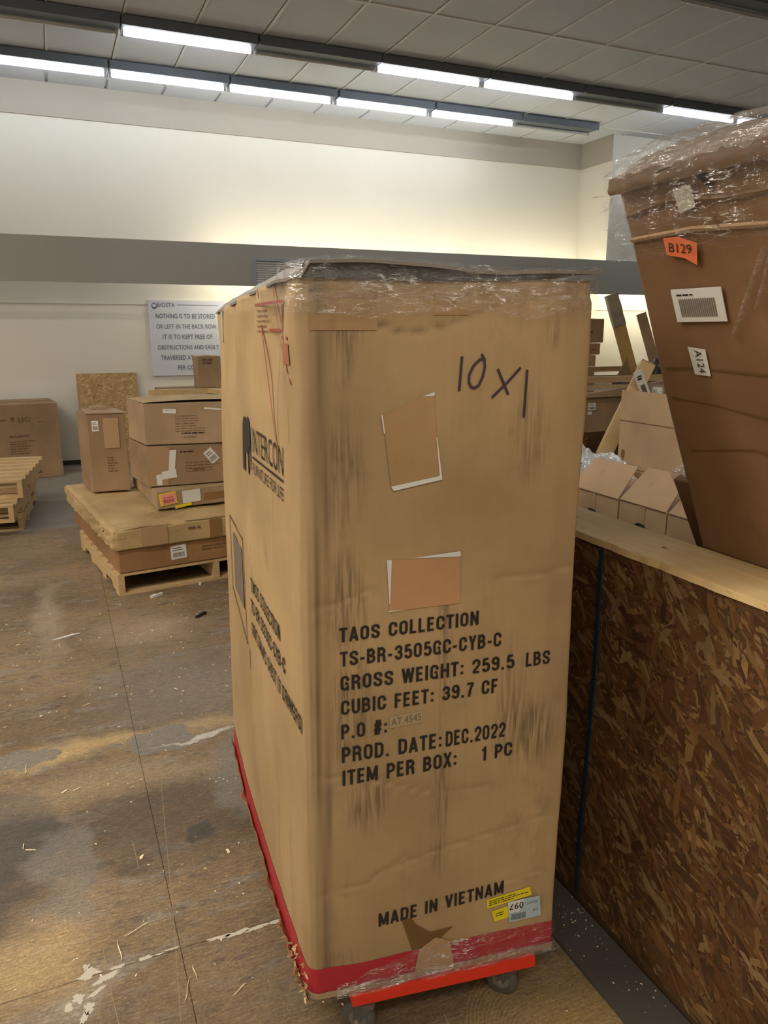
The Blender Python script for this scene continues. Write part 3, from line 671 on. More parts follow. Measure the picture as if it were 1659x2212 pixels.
for iz, t in enumerate(zr):
    for (a, b, na, nb) in per:
        z = ZB + (ztop(a, b) - ZB) * t
        V.append(P3(a, b, z, na, nb))
        dk = gr = lt = 0.0
        nn = noise.noise(Vector((a * 30, b * 30, z * 7))) * 0.5 + 0.5
        nf = noise.noise(Vector((a * 14, b * 14, z * 1.8 + 3))) * 0.5 + 0.5
        if b < 0.05 and a < 0.3:
            s = (a - RC) if nb < -0.9 else -(b) 
            for c0, wd, am in ((0.004, 0.006, 0.8), (0.022, 0.005, 0.5), (-0.012, 0.006, 0.28)):
                dk = max(dk, am * math.exp(-(((s - c0 - 0.004 * math.sin(z * 5)) / wd) ** 2)) * (0.35 + 0.9 * nn))
        if nb < -0.9:
            for k, l in enumerate(fcrease):
                q = dline((a, z), l)
                if k == 0: dk = max(dk, 0.75 * math.exp(-(q / 0.0035) ** 2) * (1.1 - a / 0.5))
                else: lt = max(lt, 0.32 * math.exp(-(q / 0.004) ** 2)); dk = max(dk, 0.12 * math.exp(-((q - 0.008) / 0.006) ** 2))
            for (u, v, ru, rv) in smears:
                m = 1 - math.hypot((a - u) / ru, (z - v) / rv); gr = max(gr, min(0.85, max(0, m * 1.6)))
            if a > W0 - 0.06: dk = max(dk, 0.16 * nn)
        if na < -0.9:
            for c0, k1 in ((0.30, 0.0), (0.16, 0.0), (0.115, 0)):   # faint fold lines
                pass
            for l, am in (([(0.33, 1.69), (0.19, 1.55), (0.19, 1.35)], 0.35), ([(0.19, 1.70), (0.10, 1.50), (0.09, 1.38)], 0.35), ([(0.45, 1.4), (0.45, 0.2)], 0.12), ([(0.27, 1.3), (0.28, 0.15)], 0.16)):
                q = dline((b, z), l); dk = max(dk, am * math.exp(-(q / 0.004) ** 2))
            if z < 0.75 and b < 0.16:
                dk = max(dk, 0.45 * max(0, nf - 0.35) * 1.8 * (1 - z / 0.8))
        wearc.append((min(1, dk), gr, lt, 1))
for iz in range(150):
    for k in range(np_):
        a = iz * np_ + k; b = iz * np_ + (k + 1) % np_; F.append((a, b, b + np_, a + np_))
# bottom and top caps with rings
F.append(tuple(range(np_ - 1, -1, -1)))
ct = len(V); topc = A0 + e1 * W0 / 2 + g1 * D0 / 2 + Vector((0, 0, 1.665)); V.append(topc); wearc.append((0, 0, 0, 1))
for k in range(np_): F.append((150 * np_ + k, 150 * np_ + (k + 1) % np_, ct))
body = mesh('carton_body', V, F, 'kraft', mainbox, True)
at = body.data.color_attributes.new('wear', 'FLOAT_COLOR', 'POINT')
at.data.foreach_set('color', [c for q in wearc for c in q])
def front(u, v, off=0.0): return P3(u, 0, v, 0, -1, off)
def left(u, v, off=0.0): return P3(0, u, v, -1, 0, off)
def band(name, z0f, z1f, mat, off, parent, i0=0, i1=None, nzs=6, smooth=True, wr=0.0, seed=0, thick=0.0):
    """strip that follows the carton wall between heights z0f and z1f (functions of a, b)"""
    V, F = [], []; idx = list(range(np_))[i0:i1]
    for (a, b, na, nb) in [per[i] for i in idx]:
        for k in range(nzs + 1):
            z = z0f(a, b) + (z1f(a, b) - z0f(a, b)) * k / nzs
            w_ = wr * (noise.noise(Vector((a * 25 + seed, b * 25, z * 30 + seed))) + 0.6 * noise.noise(Vector((a * 60 + z * 90, b * 60, seed)))) if wr else 0
            V.append(P3(a, b, z, na, nb, off + max(-off * 0.6, w_)))
    m = nzs + 1
    for i in range(len(idx) - 1):
        for k in range(nzs): F.append((i * m + k, i * m + k + 1, (i + 1) * m + k + 1, (i + 1) * m + k))
    F = [f[::-1] for f in F]
    return mesh(name, V, F, mat, parent, smooth)
iFL = next(i for i, p in enumerate(per) if p[3] < -0.99); iFR = next(i for i, p in enumerate(per) if p[2] > 0.99)
nf_ = lambda x, s: noise.noise(Vector((x * 12, s, 0)))
band('red_print_band', lambda a, b: ZB - 0.0, lambda a, b: (0.196 + 0.004 * nf_(a, 1)) if b < 0.1 else 0.203, 'redprint', 0.0012, mainbox, 0, iFR + 4)
band('tray_lip', lambda a, b: ZB, lambda a, b: ZB + 0.017 + 0.005 * nf_(a * 2, 6), 'carton', 0.0028, mainbox, iFL - 8, iFR + 2, 3)
# frayed tray edge below the red band along the left side
V, F = [], []
n = 120
for i in range(n + 1):
    b = D0 * i / n; fl_ = 0.010 + 0.016 * abs(nf_(b, 5)) + (0.02 * abs(noise.noise(Vector((b * 40, 2, 0)))) if b < 0.3 else 0)
    z0 = ZB - 0.0015; z1 = 0.145 + 0.008 * nf_(b, 9)
    p = P3(0, b, z0, -1, 0, 0.004); q = P3(0, b, z1, -1, 0, fl_); r = P3(0, b, z1 - 0.004, -1, 0, fl_ - 0.004); s_ = P3(0, b, z0, -1, 0, 0.001)
    V += [p, q, r, s_]
for i in range(n):
    a = 4 * i; b = a + 4
    for q in range(4): F.append((a + q, a + (q + 1) % 4, b + (q + 1) % 4, b + q))
mesh('frayed_tray_edge', V, F, 'cartontop', mainbox)
V, F = [], []
rr = random.Random(5)
for k in range(46):
    b = abs(rr.gauss(0, 0.09)); z = rr.uniform(0.128, 0.22 - b * 0.4); l = rr.uniform(0.006, 0.018); k0 = len(V)
    p = P3(0, b, z, -1, 0, 0.004 + rr.uniform(0, 0.012)); d = Vector((rr.uniform(-1, 0.3), rr.uniform(-0.8, 0.5), rr.uniform(-0.4, 0.7))).normalized() * l; s_ = Vector((rr.uniform(-1, 1), rr.uniform(-1, 1), rr.uniform(-1, 1))).normalized() * l * 0.45
    V += [p, p + d, p + d * 0.7 + s_, p + s_]; F.append((k0, k0 + 1, k0 + 2, k0 + 3))
tc = mesh('torn_cardboard', V, F, 'cartontop', mainbox); tc['kind'] = 'stuff'
# top: lid flap board slightly proud, gap shade under it painted as dark strip
def lidz(a, b): return ztop(a, b) + 0.018 + 0.004 * math.sin(a * 11 + 1) - 0.010 * max(0, (a - 0.25)) 
V, F = [], []
na_, nb_ = 26, 30
def lp(i, j, s):
    a = -0.006 + (W0 + 0.008) * i / na_; b = -0.014 + (D0 + 0.018) * j / nb_
    cr = RC * 1.3
    if i == 0 and j == 0: a += 0.012; b += 0.012
    h = (1.7 - ZB) / 1.6; p = A0 + e1 * a + g1 * b + LEAN * h * (1 - a / W0)
    return p + Vector((0, 0, lidz(a, b) + noise.noise(Vector((a * 7, b * 7, 2))) * 0.006 - (0.02 if (i == 0) else 0) + s))
for s in (0, -0.006):
    for j in range(nb_ + 1):
        for i in range(na_ + 1): V.append(lp(i, j, s))
m_ = na_ + 1; o2 = m_ * (nb_ + 1)
for j in range(nb_):
    for i in range(na_):
        a = j * m_ + i; F.append((a, a + 1, a + m_ + 1, a + m_)); F.append((o2 + a, o2 + a + m_, o2 + a + m_ + 1, o2 + a + 1))
for i in range(na_): F.append((i, o2 + i, o2 + i + 1, i + 1)); a = nb_ * m_ + i; F.append((a, a + 1, o2 + a + 1, o2 + a))
for j in range(nb_): a = j * m_; F.append((a, a + m_, o2 + a + m_, o2 + a)); a += na_; F.append((a, o2 + a, o2 + a + m_, a + m_))
lid = mesh('top_flap', V, F, cardboard('grimy_flap', (0.25, 0.215, 0.18), 0.4), mainbox)
band('gap_shade_strip', lambda a, b: (1.694 - 0.004 * math.sin(a * 7) + 0.010 * max(0, a - 0.42) / 0.18), lambda a, b: lidz(a, b) - 0.004, 'gapshade', 0.006, mainbox, iFL - 3, iFR - 2, 3)
band('top_film', lambda a, b: 1.628 + 0.02 * nf_(a, 3), lambda a, b: lidz(a, b) + 0.006, 'film', 0.016, mainbox, iFL - 30, iFR + 8, 10, wr=0.010, seed=4)
band('top_film', lambda a, b: 1.655 + 0.012 * nf_(a * 2, 8), lambda a, b: lidz(a, b) + 0.002, 'film', 0.012, mainbox, iFL - 12, iFR + 3, 8, wr=0.008, seed=14)
# bottom film and tapes
band('bottom_film', lambda a, b: ZB - 0.002, lambda a, b: 0.15 + 0.055 * min(1, max(0, (a - 0.05) / 0.2)), 'film', 0.008, mainbox, iFL + 3, iFR + 3, 9, wr=0.009, seed=7)
band('bottom_film', lambda a, b: ZB - 0.003, lambda a, b: ZB + 0.028, 'filmthick', 0.009, mainbox, iFL + 3, iFR, 4, wr=0.004, seed=9)
poly('clear_tape', [(0.245, 0.128), (0.256, 0.198), (0.297, 0.222), (0.333, 0.203), (0.345, 0.132)], front, 'tapec', mainbox, 0.004)
poly('dark_stain', [(0.2133, 0.2876), (0.2366, 0.2886), (0.246, 0.270), (0.2822, 0.238), (0.3399, 0.2398), (0.3113, 0.2166), (0.3031, 0.205), (0.2398, 0.199), (0.229, 0.235)], front, 'stain', mainbox, 0.0026)
rects('tape_patch', [(0.263, 0.335, 1.628, 1.668), (0.02, 0.15, 1.60, 1.668)], front, cardboard('taped_kraft', (0.42, 0.255, 0.125), 0.25), mainbox, 0.0022)
# stencilled lines on the narrow front
LN = [('TAOS COLLECTION', 0.0711, 0.982, 0.3784, 0.9905, 0.0315), ('TS-BR-3505GC-CYB-C', 0.0731, 0.928, 0.4335, 0.9355, 0.033), ('GROSS WEIGHT: 259.5', 0.0733, 0.8735, 0.4665, 0.8800, 0.0335), ('LBS', 0.494, 0.8800, 0.5526, 0.8812, 0.033),
      ('CUBIC FEET: 39.7 CF', 0.0744, 0.8180, 0.429, 0.8270, 0.0335), ('P.O #:', 0.0746, 0.7625, 0.176, 0.7643, 0.034), ('PROD. DATE:', 0.0758, 0.7075, 0.3010, 0.7130, 0.036), ('DEC.2022', 0.309, 0.7130, 0.452, 0.7165, 0.0365), ('ITEM PER BOX:', 0.077, 0.6525, 0.337, 0.663, 0.036), ('1 PC', 0.395, 0.664, 0.4709, 0.6672, 0.0345)]
for s, u0, v0, u1, v1, h in LN: stencil('printed_line', s, front, u0, v0, u1, v1, h, 'ink', mainbox)
stencil('printed_line', 'MADE IN VIETNAM', front, 0.1576, 0.2832, 0.4664, 0.303, 0.0345, 'ink', mainbox)
sl = poly('order_slip', [(0.181, 0.7745), (0.254, 0.780), (0.2545, 0.806), (0.1815, 0.801)], front, cardboard('slip_paper', (0.50, 0.37, 0.2)), mainbox, 0.0022)
lettering('slip_print', 'AT.4545', front, 0.1841, 0.7805, 0.251, 0.7855, 0.017, 'inkgrey', sl, off=0.0032)
hand = [[(0.3228, 1.5495), (0.3186, 1.4858)],
        [(0.3640, 1.5540), (0.3698, 1.5456), (0.3600, 1.5440), (0.3480, 1.5330), (0.3390, 1.5160), (0.3385, 1.5010), (0.3430, 1.4920), (0.3515, 1.4893), (0.3600, 1.4950), (0.3680, 1.5120), (0.3715, 1.5300), (0.3700, 1.5456)],
        [(0.3997, 1.5248), (0.4240, 1.4764)], [(0.4475, 1.5270), (0.4230, 1.5010), (0.3899, 1.4708)], [(0.4630, 1.5221), (0.4620, 1.4700), (0.4610, 1.4302)]]
stroke('marker_writing', hand, 0.0052, front, 'marker', mainbox, 0.0026)
# document windows: cardboard flaps with white paper showing at their edges
for pts in ([(0.2413, 1.4749), (0.2665, 1.4833), (0.2666, 1.4762)], [(0.1575, 1.4407), (0.1601, 1.4408), (0.1655, 1.405), (0.163, 1.405)], [(0.1786, 1.3004), (0.184, 1.2912), (0.2876, 1.309), (0.2816, 1.3167)], [(0.2722, 1.3948), (0.2740, 1.3948), (0.2876, 1.3090), (0.2816, 1.3167)],
            [(0.171, 1.150), (0.1816, 1.1492), (0.1782, 1.0568), (0.1762, 1.0568)], [(0.2204, 1.1500), (0.3325, 1.1565), (0.3328, 1.1450)], [(0.1745, 1.0389), (0.176, 1.0425), (0.2133, 1.0405)]):
    poly('white_paper_edge', pts, front, 'white', mainbox, 0.0034)
pd = [(0.1602, 1.44), (0.1655, 1.405), (0.1786, 1.3004), (0.2816, 1.3167), (0.274, 1.3948), (0.2660, 1.476), (0.2413, 1.4749)]
poly('document_flap', [(0.182, 1.149), (0.3328, 1.1450), (0.334, 1.043), (0.2133, 1.0405), (0.1765, 1.0425)], front, cardboard('flap_kraft', (0.50, 0.275, 0.135), dirt=0.1), mainbox, 0.0024)
poly('document_flap', pd, front, cardboard('flap_kraft_dull', (0.455, 0.28, 0.135), dirt=0.1), mainbox, 0.0024)
# inverted stickers low on the right
yl = poly('yellow_sticker', [(0.4233, 0.2931), (0.4255, 0.2682), (0.5403, 0.2820), (0.5341, 0.3065)], front, 'yellow', mainbox, 0.0026)
yl2 = poly('yellow_sticker', [(0.4374, 0.2578), (0.4456, 0.2273), (0.4931, 0.2322), (0.4858, 0.2660)], front, 'yellow', mainbox, 0.0028)
textlines(lambda u, v, o=0: front(u, v + (u - 0.43) * 0.11, o), 0.430, 0.2865, 0.10, 0.0055, 3, yl, 'ink', 0.0034, 3)
textlines(lambda u, v, o=0: front(u, v + (u - 0.43) * 0.11, o), 0.448, 0.246, 0.03, 0.006, 2, yl2, 'ink', 0.0036, 4)
bl = poly('blue_label', [(0.477, 0.2769), (0.4842, 0.2171), (0.5665, 0.2209), (0.5598, 0.2776)], front, 'bluewhite', mainbox, 0.0042)
wl = poly('white_label_corner', [(0.478, 0.2760), (0.4805, 0.2440), (0.522, 0.2455), (0.520, 0.2768)], front, 'white', mainbox, 0.0047)
s_ = Sub(front, 0.5185, 0.2700, 181)
lettering('label_number', '097', s_, 0, 0, 0.037, 0, 0.017, 'ink', wl, bold=0.01, off=0.0054)
rects('barcode', [(0.489 + k * 0.0034, 0.4905 + k * 0.0034, 0.2235, 0.2405) for k in range(11)], front, 'ink', bl, 0.0052)
lettering('label_number', '09', Sub(front, 0.556, 0.246, 181), 0, 0, 0.012, 0, 0.008, 'inkgrey', bl, off=0.0052)
lettering('label_number', '002495', Sub(front, 0.555, 0.267, 181), 0, 0, 0.027, 0, 0.007, 'inkgrey', bl, off=0.0052)
# long left side: print
def leftm(u, v, off=0.0): return left(D0 - u, v, off)       # u runs from the far end towards the near corner
for s, b0, z0, b1, z1, h in [('TAOS COLLECTION', 0.58, 0.905, 0.205, 0.908, 0.040), ('TS-BR-3505GC-CYB-C', 0.593, 0.840, 0.165, 0.842, 0.040), ("GENTLEMAN'S CHEST (7 DRAWERS)", 0.60, 0.772, 0.030, 0.768, 0.038)]:
    stencil('printed_line', s, leftm, D0 - b0, z0, D0 - b1, z1, h, 'ink', mainbox)
lettering('printed_brand', 'INTERCON', leftm, D0 - 0.478, 1.306, D0 - 0.145, 1.302, 0.062, 'ink', mainbox, bold=-0.004, off=0.0024)
rects('printed_rule', [(D0 - 0.478, D0 - 0.145, 1.288, 1.294)], leftm, 'ink', mainbox, 0.0024)
lettering('printed_line', 'FURNITURE FOR LIFE', leftm, D0 - 0.478, 1.250, D0 - 0.145, 1.248, 0.028, 'ink', mainbox, bold=0.0, off=0.0024)
# elephant emblem
eu, ev, ew, eh = D0 - 0.635, 1.232, 0.135, 0.155
ele = [(0.02, 0.55), (0.06, 0.80), (0.20, 0.94), (0.42, 0.97), (0.60, 0.93), (0.70, 1.0), (0.86, 0.96), (0.95, 0.82), (0.97, 0.60), (1.0, 0.30), (0.95, 0.12), (0.90, 0.14), (0.92, 0.32), (0.87, 0.50), (0.80, 0.52), (0.76, 0.40), (0.76, 0.04), (0.64, 0.02), (0.62, 0.36), (0.34, 0.36), (0.33, 0.03), (0.20, 0.03), (0.18, 0.36), (0.10, 0.30), (0.08, 0.02), (0.0, 0.04)]
ele = [(x, y) for x, y in ele]
poly('printed_elephant', [(eu + x * ew, ev + y * eh) for x, y in ele], leftm, 'ink', mainbox, 0.0024)
# grey panel print and fold marks
rects('printed_panel', [(D0 - 0.93, D0 - 0.72, 0.80, 0.985)], leftm, 'inkgrey', mainbox, 0.0022)
stroke('printed_panel_lines', [[(D0 - 1.0, 1.02), (D0 - 0.70, 1.02)], [(D0 - 1.0, 0.78), (D0 - 1.0, 1.02)], [(D0 - 0.70, 1.02), (D0 - 0.70, 0.70)], [(D0 - 1.0, 0.78), (D0 - 0.70, 0.70)], [(D0 - 0.66, 0.70), (D0 - 0.66, 0.64)]], 0.008, leftm, 'inkfade', mainbox, 0.0022)
# red folded-carton print at the top of the left side
stroke('red_print_lines', [[(D0 - 0.36, 1.655), (D0 - 0.10, 1.655)], [(D0 - 0.36, 1.69), (D0 - 0.30, 1.60), (D0 - 0.20, 1.36)], [(D0 - 0.235, 1.70), (D0 - 0.16, 1.57), (D0 - 0.06, 1.50)], [(D0 - 0.17, 1.70), (D0 - 0.11, 1.60), (D0 - 0.075, 1.52)], [(D0 - 0.16, 1.585), (D0 - 0.06, 1.585)], [(D0 - 0.26, 1.60), (D0 - 0.19, 1.60)]], 0.006, leftm, 'inkred', mainbox, 0.0024)
textlines(leftm, D0 - 0.33, 1.64, 0.09, 0.011, 5, mainbox, 'inkfade', 0.0024, 8, h=0.25)
rects('red_print_block', [(D0 - 0.105, D0 - 0.055, 1.535, 1.575), (D0 - 0.16, D0 - 0.115, 1.60, 1.65)], leftm, cardboard('reddish_print', (0.40, 0.16, 0.09)), mainbox, 0.0022)
rects('pale_tape', [(D0 - 1.10, D0 - 0.92, 1.565, 1.655)], leftm, 'tapegrey', mainbox, 0.003)

# ------------------------------------------------------------------ dolly
dl = thing('red_dolly', 'red four-wheeled furniture dolly under the tall carton', 'dolly', A0 + e1 * 0.32 + g1 * 0.5)
fd = Fr(A0, e1, g1, (0, 0, 1))
def dbx(name, a0, a1, b0, b1, z0, z1, mat='dolly', p=None): return obox(name, fd, a0, a1, b0, b1, z0, z1, mat, p or dl)
dbx('front_beam', 0.095, 0.550, -0.014, 0.055, 0.088, 0.1145); dbx('rear_beam', 0.095, 0.545, 0.98, 1.06, 0.092, 0.115)
dbx('side_beam', 0.095, 0.165, 0.056, 0.979, 0.092, 0.115); dbx('side_beam', 0.475, 0.545, 0.056, 0.979, 0.092, 0.115)
def caster(a, b, yaw):
    c = fd(a, b, 0); ca = bpy.data.objects.new('caster', None); C.objects.link(ca); ca.parent = dl; ca.location = c - origin(dl)
    ax = Vector((math.cos(yaw), math.sin(yaw), 0)); tr = Vector((-ax.y, ax.x, 0)); r = 0.0405; wc = c + tr * 0.016 + Vector((0, 0, r))
    def ring(rad, hw, n=28):
        V, F = [], []
        prof = [(-hw, rad * 0.86), (-hw * 0.7, rad), (hw * 0.7, rad), (hw, rad * 0.86)]
        for o_, q in prof:
            for k in range(n):
                t = 2 * PI * k / n; V.append(wc + ax * o_ + tr * (q * math.cos(t)) + Vector((0, 0, q * math.sin(t))))
        for s in range(3):
            for k in range(n): F.append((s * n + k, s * n + (k + 1) % n, (s + 1) * n + (k + 1) % n, (s + 1) * n + k))
        F += [tuple(range(n - 1, -1, -1)), tuple(range(3 * n, 4 * n))]; return V, F
    V, F = ring(r, 0.013); mesh('wheel', V, F, 'rubber', ca, True)
    V, F = ring(r * 0.58, 0.0145); mesh('wheel_hub', V, F, 'hubm', ca)
    fx = Fr(c, ax, tr, (0, 0, 1))
    for s in (-1, 1):
        vs = [fx(s * 0.0175 + d, y, z) for d in (-0.0012, 0.0012) for y, z in ((-0.020, 0.0845), (0.022, 0.0845), (0.024, 0.036), (0.010, 0.036))]
        mesh('fork', vs, BF, 'forkm', ca)
    obox('fork_plate', fx, -0.019, 0.019, -0.024, 0.026, 0.0835, 0.086, 'forkm', ca)
    obox('mounting_plate', fd, a - 0.03, a + 0.03, b + 0.004, b + 0.064, 0.0865, 0.0875, 'zinc', ca)
    V, F = [], []
    for z in (0, 1):
        for k in range(12): V.append(wc + ax * (-0.021 + 0.042 * z) + tr * 0.006 * math.cos(k * PI / 6) + Vector((0, 0, 0.006 * math.sin(k * PI / 6))))
    F = [(k, (k + 1) % 12, 12 + (k + 1) % 12, 12 + k) for k in range(12)] + [tuple(range(11, -1, -1)), tuple(range(12, 24))]
    mesh('axle_bolt', V, F, 'zinc', ca)
caster(0.128, -0.002, R(50)); caster(0.495, 0.012, R(42)); caster(0.13, 1.02, R(10)); caster(0.51, 1.02, R(-20))

# ------------------------------------------------------------------ tall wrapped box leaning over the rail
LU = Vector((-0.335, 0, 0.806)).normalized(); LY = Vector((0, 1, 0)); LNn = Vector((LU.z, 0, -LU.x))     # up the face, along the aisle, into the crate
base = Vector((1.421, 0, 1.086))
s0 = -1.14
def tallm(y, s, off=0.0):
    return base + LY * y + LU * s - LNn * off
Y0, Y1, TH = 0.46, 1.322, 0.34
c8 = [tallm(Y1, s0), tallm(Y0, s0), tallm(Y0, s0) + LNn * TH, tallm(Y1, s0) + LNn * TH]
c8 += [c + LU * (0.875 - s0) for c in c8]
tb = thing('wrapped_leaning_carton', 'tall dark brown carton wrapped in plastic leaning out over the crate rail', 'box', sum(c8[:4], Vector()) / 4)
V, F = shell(c8, 0.01, 16, 0.006, 3, 3.5); mesh('carton_body', V, F, 'carton5', tb, True)
def tm_(u, v, off=0.0): return tallm(-u, v, off)          # u = -Y so that u grows to the right in view
# crushed folded top edge
def grid(name, mp, u0, u1, v0, v1, nu, nv, fn, mat, parent, smooth=True):
    V, F = [], []
    for j in range(nv + 1):
        for i in range(nu + 1):
            u = u0 + (u1 - u0) * i / nu; v = v0 + (v1 - v0) * j / nv; du, dv, dn = fn(u, v, i / nu, j / nv); V.append(mp(u + du, v + dv, dn))
    for j in range(nv):
        for i in range(nu): a = j * (nu + 1) + i; F.append((a, a + 1, a + nu + 2, a + nu + 1))
    return mesh(name, V, F, mat, parent, smooth)
def nn3(a, b, c=0): return noise.noise(Vector((a, b, c)))
# film cap: from the face, over the top edge and back
def capf(u, v, i, j):
    # j 0..1 goes up the face then over the top
    w_ = 0.010 * nn3(u * 30, v * 22, 1) + 0.008 * nn3(u * 80, v * 30, 5)
    ragged = 0.02 * nn3(u * 25, 3, 0) * (1 - j)
    return (0, ragged, 0.020 + w_ + 0.018 * math.sin(PI * min(1, j * 1.3)))
grid('film_skirt', tm_, -Y1 - 0.018, -Y0, 0.72, 0.90, 90, 24, capf, 'film', tb)
def capt(u, v, i, j):
    w_ = 0.012 * nn3(u * 24, v * 18, 7) + 0.007 * nn3(u * 70, v * 40, 9)
    return (-0.02 * (1 - i) * math.sin(PI * j), -v + 0.885 + 0.03 * max(0.0, math.sin(PI * j)) ** 0.7 + w_, 0.030 - v)
def capc(u, v, i, j):
    w_ = 0.010 * nn3(u * 15, v * 14, 3) + 0.004 * nn3(u * 50, v * 40, 9)
    return (-0.012 * (1 - i) * math.sin(PI * j), -v + 0.872 + 0.022 * max(0.0, math.sin(PI * j)) ** 0.7 + w_, 0.016 - v)
def top_m(u, v, off): return tm_(u, v, off)
grid('film_top_fold', top_m, -Y1 - 0.01, -Y0, 0.0, 0.30, 90, 26, capt, 'filmthick', tb)
grid('crushed_top_fold', top_m, -Y1 - 0.004, -Y0, 0.0, 0.30, 90, 26, capc, cardboard('crushed_fold', (0.27, 0.20, 0.15), 0.35), tb)
# crushed cardboard roll along the top edge
def rollf(u, v, i, j):
    t = j * PI * 1.15 - 0.4; rr_ = 0.022 + 0.006 * nn3(u * 14, 2, 0) + 0.004 * nn3(u * 40, j * 6, 1)
    return (0, -v + 0.862 + rr_ * math.sin(t) + 0.006 * nn3(u * 9, 0, 4), 0.002 + rr_ * math.cos(t) * 0.9)
grid('crushed_top_edge', tm_, -Y1 - 0.004, -Y0, 0.0, 1.0, 90, 14, rollf, cardboard('crushed_edge', (0.19, 0.125, 0.08)), tb)
# hanging film tails at the far corner
V, F = [], []
rr = random.Random(21)
for k in range(22):
    y = Y1 + rr.uniform(-0.01, 0.02); s = 0.86 - rr.uniform(0, 0.14); l = rr.uniform(0.012, 0.035); k0 = len(V)
    p = tallm(y, s, rr.uniform(0, 0.03)); d = Vector((rr.uniform(-0.6, 0.2), rr.uniform(0, 1), rr.uniform(-0.7, 0.2))).normalized() * l; q = Vector((rr.uniform(-1, 1), rr.uniform(-1, 1), rr.uniform(-1, 1))) * 0.008
    V += [p, p + q, p + d]; F.append((k0, k0 + 1, k0 + 2))
t_ = mesh('film_tatters', V, F, 'filmthick', tb); t_['kind'] = 'stuff'
# twisted film rope down the right of the face
def rope(u0, v0, u1, v1, wd, name='film_rope'):
    V, F = [], []; n = 50
    for i in range(n + 1):
        t = i / n; u = u0 + (u1 - u0) * t; v = v0 + (v1 - v0) * t
        hw = wd * (0.75 + 0.15 * nn3(t * 9, 1, u0)) * 0.5 * min(1, 0.3 + 4 * t)
        for k in range(6):
            x = -1 + 2 * k / 5; V.append(tm_(u + x * hw, v + x * hw * 0.35, 0.004 + 0.012 * (1 - x * x) + 0.004 * nn3(t * 40, k * 2, 3)))
    for i in range(n):
        for k in range(5): a = i * 6 + k; F.append((a, a + 1, a + 7, a + 6))
    return mesh(name, V, F, 'filmthick', tb, True)
rope(-1.095, 0.548, -0.992, 0.712, 0.022); rope(-1.03, 0.60, -0.97, 0.72, 0.018)
# crease seams (taped joint ridges) on the face
for l, mt_ in (([(-1.315, 0.752), (-1.15, 0.756), (-0.985, 0.745), (-0.6, 0.74)], 'tapec'), ([(-1.31, 0.80), (-1.2, 0.815), (-1.06, 0.80), (-0.9, 0.80)], 'stain')):
    V, F = [], []
    for i, (u, v) in enumerate(l): V += [tm_(u, v - 0.003, 0.004), tm_(u, v + 0.003, 0.006), tm_(u, v + 0.007, 0.002)]
    for i in range(len(l) - 1): a = 3 * i; F += [(a, a + 3, a + 4, a + 1), (a + 1, a + 4, a + 5, a + 2)]
    mesh('seam_ridge', V, F, mt_, tb)
for l in ([(-1.30, 0.40), (-1.18, 0.392), (-1.056, 0.376), (-0.8, 0.36)], [(-1.30, 0.47), (-1.2, 0.475), (-0.9, 0.462)], [(-1.28, 0.27), (-1.1, 0.30), (-0.9, 0.27)], [(-1.10, 0.86), (-1.09, 0.82), (-1.10, 0.78), (-1.08, 0.75)]):
    stroke('face_crease', [l], 0.004, tm_, 'stain', tb, 0.005)
poly('torn_hole', [(-1.118, 0.870), (-1.095, 0.872), (-1.082, 0.845), (-1.086, 0.822), (-1.100, 0.838), (-1.112, 0.85)], tm_, 'dark', tb, 0.0065)
label_sticker(tm_, -1.168, 0.611, 0.128, 0.068, 0, tb, 'white', False, 0.007, 'barcode_label', 0)
rects('barcode', [(-1.215 + k * 0.0052, -1.2122 + k * 0.0052, 0.588, 0.626) for k in range(18)], tm_, 'inkgrey', tb, 0.0082)
textlines(tm_, -1.218, 0.632, 0.05, 0.008, 1, tb, 'ink', 0.0082, 5)
orl = poly('orange_sticker', [(-1.222, 0.750), (-1.222, 0.716), (-1.178, 0.706), (-1.150, 0.690), (-1.140, 0.732), (-1.182, 0.748)], tm_, 'orange', tb, 0.006)
lettering('handwriting', 'B129', Sub(tm_, -1.212, 0.722, -9), 0, 0, 0.056, 0, 0.018, 'ink', orl, off=0.0075)
al = poly('white_sticker', [(-1.220, 0.523), (-1.174, 0.518), (-1.174, 0.459), (-1.216, 0.461)], tm_, 'white', tb, 0.006)
lettering('handwriting', 'A124', Sub(tm_, -1.203, 0.516, -88), 0, 0, 0.050, 0, 0.018, 'ink', al, off=0.0075)
poly('grey_tape_patch', [(-1.172, 0.835), (-1.128, 0.838), (-1.126, 0.797), (-1.166, 0.79)], tm_, 'tapegrey', tb, 0.0065)

# shorter leaning wrapped carton just behind
L2 = Vector((-0.479, 0, 0.878)); N2 = Vector((0.878, 0, 0.479)); q0 = Vector((2.125, 0, 0.040))
c8 = [q0 + LY * 1.50, q0 + LY * 1.345, q0 + LY * 1.345 + N2 * 0.15, q0 + LY * 1.50 + N2 * 0.15]
c8 += [c + L2 * 1.34 for c in c8]
t, ff = carton('leaning_carton', 'shorter brown carton with film on top leaning behind the wrapped carton', 'box', c8, 'carton5', tape=None, amp=0.002)
V, F = shell([c + L2 * 0.02 if i > 3 else c + L2 * 1.26 for i, c in enumerate(c8)], 0.004, 5, 0.008, 9, 20); mesh('film_cap', V, F, 'filmthick', t, True)

